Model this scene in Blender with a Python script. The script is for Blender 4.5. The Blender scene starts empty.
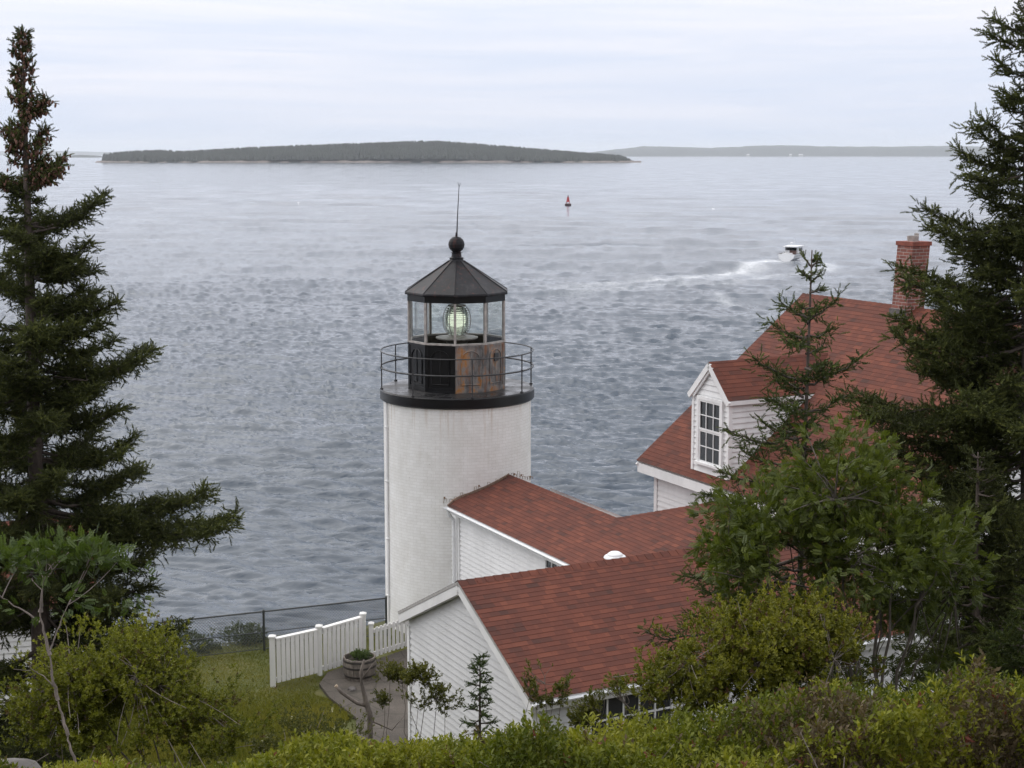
import bpy, math, random
import numpy as np
from mathutils import Vector, Matrix

rng = np.random.default_rng(7)
random.seed(7)
SC = bpy.context.scene
COL = SC.collection
PI = math.pi

# ------------------------------------------------------------------ frame of reference
# The camera stands at the world origin, on a wooded ledge above the light station.
# Station ground is 12.05 m below it and the sea 20 m below it.
FOC = 1533.0                      # focal length in pixels of a 1024 px wide frame
PITCH = math.atan(230.0 / FOC)
GZ = -12.05
SEA = -20.0
ALPHA = math.radians(27.38)       # the house is turned by this about the vertical
UX, UY = -math.sin(ALPHA), math.cos(ALPHA)
VX, VY = math.cos(ALPHA), math.sin(ALPHA)


def ray(px, py):
    x = (px - 512) / FOC
    k = -(py - 384) / FOC
    return np.array([x, math.cos(PITCH) + k * math.sin(PITCH), -math.sin(PITCH) + k * math.cos(PITCH)])


def at(px, py, dist):
    """surveyed point: seen in this direction, at this distance along y"""
    d = ray(px, py)
    return d * (dist / d[1])


def on_z(px, py, z):
    d = ray(px, py)
    return d * (z / d[2])


# ------------------------------------------------------------------ object helpers
def tag(o, label=None, cat=None, group=None, kind=None):
    if label: o['label'] = label
    if cat: o['category'] = cat
    if group: o['group'] = group
    if kind: o['kind'] = kind
    return o


def empty(name, loc, rz=0.0, label=None, cat=None, group=None):
    o = bpy.data.objects.new(name, None)
    COL.objects.link(o)
    o.location = loc
    o.rotation_euler = (0, 0, rz)
    o.empty_display_size = 0.3
    return tag(o, label, cat, group)


class MB:
    """collects polygons and links them as one mesh object"""

    def __init__(self):
        self.v = []
        self.f = []
        self.uv = []

    def poly(self, pts, uv=None):
        n = len(self.v)
        self.v += [tuple(float(c) for c in p) for p in pts]
        self.f.append(tuple(range(n, n + len(pts))))
        self.uv.append(uv)

    def mesh(self, V, F, uvs=None):
        n = len(self.v)
        self.v += [tuple(float(c) for c in p) for p in V]
        for i, f in enumerate(F):
            self.f.append(tuple(n + k for k in f))
            self.uv.append(uvs[i] if uvs else None)

    def box(self, a, b):
        x0, y0, z0 = [min(a[i], b[i]) for i in range(3)]
        x1, y1, z1 = [max(a[i], b[i]) for i in range(3)]
        V = [(x0, y0, z0), (x1, y0, z0), (x1, y1, z0), (x0, y1, z0), (x0, y0, z1), (x1, y0, z1), (x1, y1, z1), (x0, y1, z1)]
        self.mesh(V, [(3, 2, 1, 0), (4, 5, 6, 7), (0, 1, 5, 4), (1, 2, 6, 5), (2, 3, 7, 6), (3, 0, 4, 7)])

    def beam(self, p, q, w, h, up=(0, 0, 1)):
        p, q = Vector(p), Vector(q)
        d = (q - p).normalized()
        s = d.cross(Vector(up)).normalized() * (w / 2)
        n = s.cross(d).normalized() * (h / 2)
        V = []
        for c in (p, q):
            V += [c - s - n, c + s - n, c + s + n, c - s + n]
        self.mesh(V, [(0, 1, 2, 3), (7, 6, 5, 4), (0, 4, 5, 1), (1, 5, 6, 2), (2, 6, 7, 3), (3, 7, 4, 0)])

    def tube(self, pts, rad, n=8, cap=True):
        pts = [Vector(p) for p in pts]
        if not hasattr(rad, '__len__'): rad = [rad] * len(pts)
        V, F = [], []
        ref = Vector((0.31, 0.17, 0.93))
        for i, p in enumerate(pts):
            d = (pts[min(i + 1, len(pts) - 1)] - pts[max(i - 1, 0)]).normalized()
            r_ = ref if abs(d.dot(ref)) < .97 else Vector((1, 0, 0))
            a = d.cross(r_).normalized()
            b = d.cross(a)
            for k in range(n):
                t = 2 * PI * k / n
                V.append(p + (a * math.cos(t) + b * math.sin(t)) * rad[i])
        for i in range(len(pts) - 1):
            for k in range(n):
                k2 = (k + 1) % n
                F.append((i * n + k, i * n + k2, (i + 1) * n + k2, (i + 1) * n + k))
        if cap:
            F.append(tuple(range(n - 1, -1, -1)))
            F.append(tuple((len(pts) - 1) * n + k for k in range(n)))
        self.mesh(V, F)

    def lathe(self, prof, n=48, a0=0.0, c=(0, 0), uvr=None, closed=False, cap=False):
        """profile of (radius, z); uv = (arc metres, z)"""
        V, F, U = [], [], []
        m = len(prof)
        for r, z in prof:
            for k in range(n):
                t = a0 + 2 * PI * k / n
                V.append((c[0] + r * math.sin(t), c[1] - r * math.cos(t), z))
        rows = m if closed else m - 1
        for i in range(rows):
            j = (i + 1) % m
            for k in range(n):
                k2 = (k + 1) % n
                F.append((i * n + k, i * n + k2, j * n + k2, j * n + k))
                if uvr:
                    s0, s1 = uvr * 2 * PI * k / n, uvr * 2 * PI * (k + 1) / n
                    U.append([(s0, prof[i][1]), (s1, prof[i][1]), (s1, prof[j][1]), (s0, prof[j][1])])
                else:
                    U.append(None)
        if cap:
            F.append(tuple(range(n - 1, -1, -1))); U.append(None)
            F.append(tuple((m - 1) * n + k for k in range(n))); U.append(None)
        self.mesh(V, F, U)

    def ring(self, R, z, r, n=72, c=(0, 0)):
        prof = [(R + r * math.cos(t), z + r * math.sin(t)) for t in np.linspace(0, 2 * PI, 7)[:-1]]
        self.lathe(prof, n, c=c, closed=True)

    def build(self, name, mat, parent=None, smooth=False, angle=None):
        me = bpy.data.meshes.new(name)
        me.from_pydata(self.v, [], self.f)
        if any(u for u in self.uv):
            lay = me.uv_layers.new(name='UVMap')
            flat = []
            for f, u in zip(self.f, self.uv):
                for k in range(len(f)):
                    flat += list(u[k]) if u else [self.v[f[k]][0], self.v[f[k]][2]]
            lay.data.foreach_set('uv', flat)
        me.materials.append(mat)
        me.update()
        if smooth:
            me.polygons.foreach_set('use_smooth', [True] * len(me.polygons))
            if angle:
                me.set_sharp_from_angle(angle=math.radians(angle))
        o = bpy.data.objects.new(name, me)
        COL.objects.link(o)
        if parent is not None: o.parent = parent
        return o


def np_obj(name, V, T, mat, parent=None, col=None, smooth=False, attrs=None):
    """fast path: arrays of triangles or quads, per-vertex colours"""
    V = np.ascontiguousarray(V, dtype=np.float32)
    T = np.ascontiguousarray(T, dtype=np.int32)
    me = bpy.data.meshes.new(name)
    k = T.shape[1]
    me.vertices.add(len(V)); me.vertices.foreach_set('co', V.ravel())
    me.loops.add(T.size); me.loops.foreach_set('vertex_index', T.ravel())
    me.polygons.add(len(T)); me.polygons.foreach_set('loop_start', np.arange(0, T.size, k, dtype=np.int32))
    me.update(calc_edges=True)
    if col is not None:
        a = me.color_attributes.new('Col', 'FLOAT_COLOR', 'POINT')
        c4 = np.ones((len(V), 4), dtype=np.float32); c4[:, :3] = col
        a.data.foreach_set('color', c4.ravel())
    for n_, arr in (attrs or {}).items():
        a = me.attributes.new(n_, 'FLOAT', 'POINT')
        a.data.foreach_set('value', np.ascontiguousarray(arr, dtype=np.float32).ravel())
    if smooth: me.polygons.foreach_set('use_smooth', np.ones(len(T), dtype=bool))
    me.materials.append(mat)
    o = bpy.data.objects.new(name, me)
    COL.objects.link(o)
    if parent is not None: o.parent = parent
    return o


# ------------------------------------------------------------------ cheap value noise for shapes
_perm = np.random.default_rng(3).random(4096)


def vnoise(x, y, seed=0):
    xi, yi = np.floor(x).astype(np.int64), np.floor(y).astype(np.int64)
    fx, fy = x - xi, y - yi
    fx, fy = fx * fx * (3 - 2 * fx), fy * fy * (3 - 2 * fy)
    h = lambda a, b: _perm[(a * 374761 + b * 668265 + seed * 7919 + (a * b) * 31) % 4096]
    return (h(xi, yi) * (1 - fx) + h(xi + 1, yi) * fx) * (1 - fy) + (h(xi, yi + 1) * (1 - fx) + h(xi + 1, yi + 1) * fx) * fy


def fbm(x, y, seed=0, oct=4):
    s, a = 0, .5
    for i in range(oct):
        s = s + a * (vnoise(x * 2 ** i, y * 2 ** i, seed + i) - .5)
        a *= .5
    return s


# ------------------------------------------------------------------ materials
class NT:
    def __init__(self, name):
        self.m = bpy.data.materials.new(name)
        self.m.use_nodes = True
        self.t = self.m.node_tree
        self.b = self.t.nodes['Principled BSDF']
        self.out = self.t.nodes['Material Output']

    def n(self, typ, **kw):
        nd = self.t.nodes.new(typ)
        for k, v in kw.items():
            if k.startswith('i_'): nd.inputs[k[2:].replace('_', ' ')].default_value = v
            else: setattr(nd, k, v)
        return nd

    def l(self, a, b):
        self.t.links.new(a, b)

    def set(self, **kw):
        for k, v in kw.items():
            k = k.replace('_', ' ')
            if isinstance(v, tuple) and len(v) == 3: v = (*v, 1)
            self.b.inputs[k].default_value = v
        return self

    def noise(self, scale, detail=4, rough=.55, vec=None):
        nd = self.n('ShaderNodeTexNoise')
        nd.inputs['Scale'].default_value = scale
        nd.inputs['Detail'].default_value = detail
        nd.inputs['Roughness'].default_value = rough
        if vec is not None: self.l(vec, nd.inputs['Vector'])
        return nd

    def ramp(self, src, stops):
        r = self.n('ShaderNodeValToRGB')
        el = r.color_ramp.elements
        while len(el) < len(stops): el.new(.5)
        for e, (p, c) in zip(el, stops):
            e.position = p
            e.color = (*c, 1) if isinstance(c, tuple) else (c, c, c, 1)
        self.l(src, r.inputs['Fac'])
        return r.outputs['Color']

    def mix(self, a, b, fac, mode='MIX'):
        m = self.n('ShaderNodeMix', data_type='RGBA', blend_type=mode)
        for sock, val in ((m.inputs[6], a), (m.inputs[7], b), (m.inputs[0], fac)):
            if isinstance(val, bpy.types.NodeSocket): self.l(val, sock)
            elif isinstance(val, tuple): sock.default_value = (*val, 1)
            else: sock.default_value = val
        return m.outputs[2]

    def bump(self, h, strength=.3, dist=.01, normal=None):
        b = self.n('ShaderNodeBump')
        b.inputs['Strength'].default_value = strength
        b.inputs['Distance'].default_value = dist
        self.l(h, b.inputs['Height'])
        if normal is not None: self.l(normal, b.inputs['Normal'])
        self.l(b.outputs[0], self.b.inputs['Normal'])
        return b.outputs[0]

    def obj(self, scale=None):
        tc = self.n('ShaderNodeTexCoord')
        if scale is None: return tc.outputs['Object']
        mp = self.n('ShaderNodeMapping')
        mp.inputs['Scale'].default_value = scale
        self.l(tc.outputs['Object'], mp.inputs['Vector'])
        return mp.outputs[0]

    def uvc(self, scale=(1, 1, 1)):
        tc = self.n('ShaderNodeTexCoord')
        mp = self.n('ShaderNodeMapping')
        mp.inputs['Scale'].default_value = scale
        self.l(tc.outputs['UV'], mp.inputs['Vector'])
        return mp.outputs[0]

    def color(self, sock):
        self.l(sock, self.b.inputs['Base Color'])


def mat_simple(name, c, rough=.5, var=.15, scale=6.0, metal=0.0, bump=0.0):
    t = NT(name).set(Roughness=rough, Metallic=metal)
    no = t.noise(scale, 5, .6, t.obj())
    lo = tuple(x * (1 - var) for x in c)
    hi = tuple(min(1, x * (1 + var)) for x in c)
    t.color(t.ramp(no.outputs['Fac'], [(.3, lo), (.7, hi)]))
    if bump: t.bump(t.noise(scale * 6, 4, .6, t.obj()).outputs['Fac'], bump, .01)
    return t.m


def mat_white_paint(name, c=(.74, .74, .74), dirt=.35):
    t = NT(name).set(Roughness=.5)
    a = t.noise(1.3, 6, .65, t.obj((1, 1, .35)))
    b = t.noise(22, 3, .6, t.obj((1, 1, .2)))
    c1 = t.ramp(a.outputs['Fac'], [(.25, tuple(x * .82 for x in c)), (.6, c)])
    d = t.ramp(b.outputs['Fac'], [(.28, 1.0), (.4, 0.0)])
    f = t.n('ShaderNodeMath', operation='MULTIPLY'); t.l(d, f.inputs[0]); f.inputs[1].default_value = dirt
    t.color(t.mix(c1, (.42, .40, .35), f.outputs[0]))
    t.bump(b.outputs['Fac'], .06, .004)
    return t.m


def mat_shingle():
    t = NT('red_asphalt_shingle').set(Roughness=.9)
    uv = t.uvc()
    outs = []
    for w, off in ((.24, .37), (.37, .61)):
        br = t.n('ShaderNodeTexBrick', offset=off, offset_frequency=2, squash=.7, squash_frequency=3)
        br.inputs['Color1'].default_value = (0, 0, 0, 1)
        br.inputs['Color2'].default_value = (1, 1, 1, 1)
        br.inputs['Mortar'].default_value = (.4, .4, .4, 1)
        br.inputs['Scale'].default_value = 1
        br.inputs['Mortar Size'].default_value = .002
        br.inputs['Brick Width'].default_value = w
        br.inputs['Row Height'].default_value = .112
        t.l(uv, br.inputs['Vector'])
        outs.append(br)
    mixf = t.mix(outs[0].outputs['Color'], outs[1].outputs['Color'], .45)
    c = t.ramp(mixf, [(.0, (.056, .021, .015)), (.3, (.096, .0275, .0165)), (.62, (.120, .0335, .0190)), (1., (.168, .050, .027))])
    gr = t.noise(180, 2, .7, t.uvc())
    c = t.mix(c, t.ramp(gr.outputs['Fac'], [(.3, .55), (.7, 1.3)]), .55, 'MULTIPLY')
    big = t.noise(.7, 5, .6, t.obj())
    c = t.mix(c, t.ramp(big.outputs['Fac'], [(.3, (.78, .76, .80)), (.7, (1.12, 1.08, 1.02))]), .8, 'MULTIPLY')
    t.color(c)
    n1 = t.bump(gr.outputs['Fac'], .35, .004)
    t.bump(outs[0].outputs['Color'], .6, .008, n1)
    return t.m


def mat_brick(name, c1, c2, mortar, w, h, ms=.006, white=False):
    t = NT(name).set(Roughness=.75)
    br = t.n('ShaderNodeTexBrick', offset=.5)
    for k, v in (('Color1', c1), ('Color2', c2), ('Mortar', mortar)): br.inputs[k].default_value = (*v, 1)
    br.inputs['Scale'].default_value = 1
    br.inputs['Mortar Size'].default_value = ms
    br.inputs['Mortar Smooth'].default_value = .4
    br.inputs['Brick Width'].default_value = w
    br.inputs['Row Height'].default_value = h
    t.l(t.uvc(), br.inputs['Vector'])
    c = br.outputs['Color']
    pat = t.noise(2.4, 7, .7, t.obj((1, 1, .6)))
    if white:
        c = t.mix(c, t.ramp(pat.outputs['Fac'], [(.3, (.90, .89, .87)), (.62, (1.04, 1.04, 1.04))]), .9, 'MULTIPLY')
        st = t.noise(5, 6, .7, t.uvc((1.2, 4.5, 1)))
        c = t.mix(c, (.40, .36, .29), t.ramp(st.outputs['Fac'], [(.66, 0.), (.74, .6)]))
        run = t.noise(7, 4, .6, t.uvc((1.4, .10, 1)))
        c = t.mix(c, (.50, .46, .38), t.ramp(run.outputs['Fac'], [(.58, 0.), (.75, .2)]))
        sz_ = t.n('ShaderNodeSeparateXYZ'); t.l(t.obj(), sz_.inputs[0])
        mr = t.n('ShaderNodeMapRange'); t.l(sz_.outputs['Z'], mr.inputs['Value'])
        mr.inputs['From Min'].default_value = 4.3; mr.inputs['From Max'].default_value = 5.85; mr.inputs['To Min'].default_value = 0; mr.inputs['To Max'].default_value = 1
        rr_ = t.noise(3.4, 5, .6, t.uvc((2.2, .12, 1)))
        mm = t.n('ShaderNodeMath', operation='MULTIPLY'); t.l(mr.outputs[0], mm.inputs[0]); t.l(t.ramp(rr_.outputs['Fac'], [(.54, 0.), (.74, .55)]), mm.inputs[1])
        c = t.mix(c, (.40, .27, .15), mm.outputs[0])
        sp = t.noise(9, 2, .5, t.uvc((1, 2.2, 1)))
        c = t.mix(c, (.16, .14, .12), t.ramp(sp.outputs['Fac'], [(.765, 0.), (.775, .8)]))
    else:
        c = t.mix(c, t.ramp(pat.outputs['Fac'], [(.3, .65), (.7, 1.25)]), .8, 'MULTIPLY')
        eff = t.noise(3.1, 5, .65, t.obj())
        c = t.mix(c, (.42, .38, .36), t.ramp(eff.outputs['Fac'], [(.55, 0.), (.7, .45)]))
    t.color(c)
    inv = t.n('ShaderNodeMath', operation='SUBTRACT'); inv.inputs[0].default_value = 1
    t.l(br.outputs['Fac'], inv.inputs[1])
    n1 = t.bump(inv.outputs[0], (.4 if white else .7), .012)
    t.bump(t.noise(26, 4, .65, t.obj()).outputs['Fac'], .3, .012, n1)
    return t.m


def mat_foliage(name, trans=.25, rough=.55, spec=.3):
    t = NT(name).set(Roughness=rough)
    t.b.inputs['Specular IOR Level'].default_value = spec
    at_ = t.n('ShaderNodeAttribute', attribute_name='Col')
    t.color(at_.outputs['Color'])
    if trans:
        tr = t.n('ShaderNodeBsdfTranslucent')
        t.l(t.mix(at_.outputs['Color'], (1.25, 1.3, .6), 1.0, 'MULTIPLY'), tr.inputs['Color'])
        mx = t.n('ShaderNodeMixShader'); mx.inputs[0].default_value = trans
        t.l(t.b.outputs[0], mx.inputs[1]); t.l(tr.outputs[0], mx.inputs[2])
        t.l(mx.outputs[0], t.out.inputs['Surface'])
    return t.m


def mat_bark(name, c=(.09, .07, .06), rgh=.9):
    t = NT(name).set(Roughness=rgh)
    no = t.noise(16, 6, .7, t.obj((1, 1, .35)))
    t.color(t.ramp(no.outputs['Fac'], [(.3, tuple(x * .5 for x in c)), (.55, c), (.75, tuple(min(1, x * 1.8) for x in c))]))
    t.bump(no.outputs['Fac'], .6, .02)
    return t.m


def mat_rust():
    t = NT('weathered_rusting_iron').set(Roughness=.6)
    a = t.noise(2.6, 7, .7, t.obj((1, 1, .55)))
    b = t.noise(9, 5, .6, t.obj((1, 1, .25)))
    c = t.ramp(a.outputs['Fac'], [(.28, (.035, .032, .032)), (.42, (.10, .095, .092)), (.52, (.20, .185, .175)), (.6, (.34, .15, .04)), (.72, (.13, .035, .012))])
    c = t.mix(c, (.22, .085, .03), t.ramp(b.outputs['Fac'], [(.52, 0.), (.68, .8)]))
    t.color(c)
    t.bump(b.outputs['Fac'], .4, .01)
    return t.m


def mat_roof_iron():
    t = NT('lantern_roof_iron').set(Roughness=.45, Specular_IOR_Level=.18)
    a = t.noise(1.9, 6, .7, t.obj((1, 1, .5)))
    b = t.noise(6, 6, .7, t.obj((1.6, 1.6, .3)))
    c = t.ramp(a.outputs['Fac'], [(.3, (.007, .007, .008)), (.55, (.018, .018, .021)), (.75, (.060, .055, .058))])
    c = t.mix(c, (.11, .040, .030), t.ramp(b.outputs['Fac'], [(.56, 0.), (.68, .7)]))
    t.color(c)
    t.bump(b.outputs['Fac'], .25, .01)
    return t.m


def mat_thin_glass(name, tint=(.93, .97, .95), gloss=.10):
    t = NT(name)
    tr = t.n('ShaderNodeBsdfTransparent'); tr.inputs['Color'].default_value = (*tint, 1)
    gl = t.n('ShaderNodeBsdfGlossy'); gl.inputs['Roughness'].default_value = .03
    lw = t.n('ShaderNodeLayerWeight'); lw.inputs['Blend'].default_value = .35
    no = t.noise(3, 4, .6, t.obj())
    ad = t.n('ShaderNodeMath', operation='MULTIPLY_ADD'); t.l(lw.outputs['Fresnel'], ad.inputs[0])
    ad.inputs[1].default_value = .45; ad.inputs[2].default_value = gloss
    mx = t.n('ShaderNodeMixShader')
    t.l(ad.outputs[0], mx.inputs[0]); t.l(tr.outputs[0], mx.inputs[1]); t.l(gl.outputs[0], mx.inputs[2])
    bp = t.n('ShaderNodeBump'); bp.inputs['Strength'].default_value = .03; t.l(no.outputs['Fac'], bp.inputs['Height'])
    t.l(bp.outputs[0], gl.inputs['Normal'])
    t.l(mx.outputs[0], t.out.inputs['Surface'])
    return t.m


M = {}
M['shingle'] = mat_shingle()
M['white'] = mat_white_paint('white_painted_boards', (.76, .76, .76), .22)
M['trim'] = mat_white_paint('white_trim', (.80, .80, .80), .12)
M['fence'] = mat_white_paint('white_fence_paint', (.78, .77, .75), .4)
M['gutter'] = mat_simple('white_gutter', (.72, .73, .74), .4, .08)
M['tower'] = mat_brick('white_painted_brick', (.83, .825, .815), (.78, .775, .76), (.72, .71, .69), .21, .078, .007, True)
M['brick'] = mat_brick('red_brick', (.25, .082, .058), (.15, .048, .037), (.34, .29, .26), .21, .073, .008)
M['brickcap'] = mat_simple('brick_cap', (.21, .06, .04), .8, .3, 9, 0, .3)
M['drip'] = mat_simple('grey_drip_edge', (.36, .35, .34), .6, .2, 9)
M['black'] = mat_simple('black_gloss_paint', (.008, .008, .009), .28, .3, 5)
M['black'].node_tree.nodes['Principled BSDF'].inputs['Specular IOR Level'].default_value = .3
M['blackmetal'] = mat_simple('black_railing_paint', (.03, .03, .032), .5, .3, 20)
M['rust'] = mat_rust()
M['roofiron'] = mat_roof_iron()
M['mullion'] = mat_simple('weathered_bronze_mullion', (.33, .30, .28), .5, .35, 8)
M['glass'] = mat_thin_glass('lantern_glass', (.955, .985, .975), .05)
M['pane'] = None
t = NT('dark_window_pane').set(Roughness=.12)
t.b.inputs['Base Color'].default_value = (.03, .033, .036, 1)
t.bump(t.noise(2.2, 3, .5, t.obj()).outputs['Fac'], .05, .02)
M['pane'] = t.m
t = NT('fresnel_lens_glass').set(Roughness=.04, Transmission_Weight=1.0, IOR=1.45)
t.b.inputs['Base Color'].default_value = (.80, .84, .76, 1)
M['lens'] = t.m
t = NT('lamp_bulb').set(Roughness=.3)
t.b.inputs['Base Color'].default_value = (.8, .8, .7, 1)
t.b.inputs['Emission Color'].default_value = (.96, 1., .88, 1)
t.b.inputs['Emission Strength'].default_value = 1.0
M['bulb'] = t.m
t = NT('gallery_deck_plate').set(Roughness=.32)
no_ = t.noise(1.6, 6, .65, t.obj())
t.color(t.ramp(no_.outputs['Fac'], [(.36, (.010, .010, .011)), (.58, (.026, .025, .025)), (.78, (.12, .115, .11))]))
t.l(t.ramp(no_.outputs['Fac'], [(.35, .12), (.6, .5)]), t.b.inputs['Roughness'])
M['deck'] = t.m
M['chain'] = mat_simple('black_chain_link', (.055, .06, .06), .5, .2, 20, .3)
M['wood'] = mat_bark('weathered_barrel_wood', (.19, .165, .14))
M['hoop'] = mat_simple('dark_iron_hoop', (.03, .025, .022), .6, .3, 12)
M['soil'] = mat_simple('dark_soil', (.035, .026, .02), .95, .4, 25, 0, .6)
M['needles'] = mat_foliage('spruce_needles', .22, .6, .25)
M['leaf'] = mat_foliage('broad_leaves', .32, .5, .3)
M['heath'] = mat_foliage('heath_leaves', .30, .55, .25)
M['grassblade'] = mat_foliage('grass_blades', .30, .6, .2)
M['cone'] = mat_simple('spruce_cones', (.135, .066, .045), .8, .4, 14)
M['bark'] = mat_bark('spruce_bark', (.085, .066, .055))
M['stem'] = mat_bark('shrub_stem_bark', (.10, .085, .07))
M['palebark'] = mat_bark('pale_grey_bark', (.24, .20, .18))
M['dead'] = mat_bark('dead_grey_wood', (.16, .135, .115))
M['boatwhite'] = mat_simple('white_gelcoat', (.78, .78, .78), .3, .06)
M['boatdark'] = mat_simple('dark_boat_interior', (.05, .04, .04), .5, .3)
M['boatbrown'] = mat_simple('brown_cabin_side', (.16, .09, .075), .5, .2)
M['buoyred'] = mat_simple('red_buoy_paint', (.42, .045, .05), .5, .15)
M['buoydark'] = mat_simple('dark_buoy_hull', (.05, .022, .022), .6, .2)
M['granite'] = mat_simple('pink_grey_granite', (.10, .09, .085), .85, .35, 3, 0, .5)

# ------------------------------------------------------------------ camera
cam_d = bpy.data.cameras.new('camera')
cam = bpy.data.objects.new('camera', cam_d)
COL.objects.link(cam)
cam_d.sensor_width = 36.0
cam_d.lens = 36.0 * FOC / 1024.0
cam_d.clip_start = .1
cam_d.clip_end = 90000
cam.location = (0, 0, 0)
cam.rotation_euler = (PI / 2 - PITCH, 0, 0)
SC.camera = cam

# ------------------------------------------------------------------ sky and light: bright overcast
SUN_EL, SUN_AZ = math.radians(48), math.radians(-62)     # azimuth from +y towards +x: left, ahead
world = bpy.data.worlds.new('World')
SC.world = world
world.use_nodes = True
wt = world.node_tree
bg = wt.nodes['Background']
sky = wt.nodes.new('ShaderNodeTexSky')
sky.sky_type = 'NISHITA'
sky.sun_disc = False
sky.sun_elevation = SUN_EL
sky.sun_rotation = SUN_AZ
sky.air_density = 1.0
sky.dust_density = 2.0
sky.altitude = 20


def wn(typ, **kw):
    nd = wt.nodes.new(typ)
    for k, v in kw.items(): setattr(nd, k, v)
    return nd


tc = wn('ShaderNodeTexCoord')
sep = wn('ShaderNodeSeparateXYZ'); wt.links.new(tc.outputs['Generated'], sep.inputs[0])
# cloud sheet: base tone by elevation, then long streaks
rampz = wn('ShaderNodeValToRGB'); wt.links.new(sep.outputs['Z'], rampz.inputs['Fac'])
els = rampz.color_ramp.elements
STOPS = [(0.0, (.66, .73, .87)), (.03, (.71, .765, .90)), (.075, (.80, .825, .925)), (.2, (1.0, 1.0, 1.06)), (.5, (1.18, 1.18, 1.21)), (1.0, (1.4, 1.4, 1.42))]
while len(els) < len(STOPS): els.new(.5)
for e, (p, c) in zip(els, STOPS):
    e.position = p; e.color = (*c, 1)
mp = wn('ShaderNodeMapping'); mp.inputs['Scale'].default_value = (2.2, 2.2, 34)
wt.links.new(tc.outputs['Generated'], mp.inputs[0])
ns = wn('ShaderNodeTexNoise'); ns.inputs['Scale'].default_value = 1.6; ns.inputs['Detail'].default_value = 6; ns.inputs['Roughness'].default_value = .55
ns.inputs['Distortion'].default_value = .6
wt.links.new(mp.outputs[0], ns.inputs['Vector'])
rs = wn('ShaderNodeValToRGB'); wt.links.new(ns.outputs['Fac'], rs.inputs['Fac'])
rs.color_ramp.elements[0].position = .36; rs.color_ramp.elements[0].color = (.90, .935, .985, 1)
rs.color_ramp.elements[1].position = .66; rs.color_ramp.elements[1].color = (1.10, 1.06, 1.03, 1)
mul = wn('ShaderNodeMix', data_type='RGBA', blend_type='MULTIPLY'); mul.inputs[0].default_value = 1
wt.links.new(rampz.outputs[0], mul.inputs[6]); wt.links.new(rs.outputs[0], mul.inputs[7])
sc10 = wn('ShaderNodeVectorMath', operation='SCALE'); sc10.inputs['Scale'].default_value = 10.0
wt.links.new(mul.outputs[2], sc10.inputs[0])
mixs = wn('ShaderNodeMix', data_type='RGBA'); mixs.inputs[0].default_value = .88
wt.links.new(sky.outputs[0], mixs.inputs[6]); wt.links.new(sc10.outputs[0], mixs.inputs[7])
wt.links.new(mixs.outputs[2], bg.inputs['Color'])
bg.inputs['Strength'].default_value = .1

sun_d = bpy.data.lights.new('sun', 'SUN')
sun_d.energy = 1.5
sun_d.angle = math.radians(75)
sun_d.color = (1, .96, .90)
sun = bpy.data.objects.new('sun', sun_d)
COL.objects.link(sun)
sd = Vector((math.sin(SUN_AZ) * math.cos(SUN_EL), math.cos(SUN_AZ) * math.cos(SUN_EL), math.sin(SUN_EL)))
sun.rotation_euler = sd.to_track_quat('Z', 'Y').to_euler()
sun.location = sd * 60

SC.view_settings.view_transform = 'Standard'
SC.view_settings.look = 'None'
SC.view_settings.gamma = 1
SC.view_settings.exposure = 0.22
SC.view_settings.use_curve_mapping = False
SC.cycles.use_denoising = True
SC.cycles.denoiser = 'OPENIMAGEDENOISE'
SC.cycles.denoising_input_passes = 'RGB_ALBEDO_NORMAL'
SC.cycles.denoising_prefilter = 'ACCURATE'
SC.cycles.max_bounces = 8
SC.cycles.transparent_max_bounces = 12
SC.cycles.volume_bounces = 1
SC.cycles.caustics_reflective = False
SC.cycles.caustics_refractive = True

# ------------------------------------------------------------------ the sea
BOAT = on_z(793, 258.5, SEA)


def sea_pts(pix): return np.array([on_z(x, y, SEA)[:2] for x, y in pix])


def dist_poly(X, Y, P):
    """distance to a polyline and the parameter along it"""
    best = np.full(X.shape, 1e9); par = np.zeros(X.shape)
    L = 0
    seg = np.hypot(*(P[1:] - P[:-1]).T); tot = seg.sum()
    for i in range(len(P) - 1):
        d = P[i + 1] - P[i]
        tt = np.clip(((X - P[i, 0]) * d[0] + (Y - P[i, 1]) * d[1]) / (d @ d), 0, 1)
        r = np.hypot(X - P[i, 0] - tt * d[0], Y - P[i, 1] - tt * d[1])
        m = r < best
        best[m] = r[m]; par[m] = (L + tt[m] * seg[i]) / tot
        L += seg[i]
    return best, par


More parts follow.
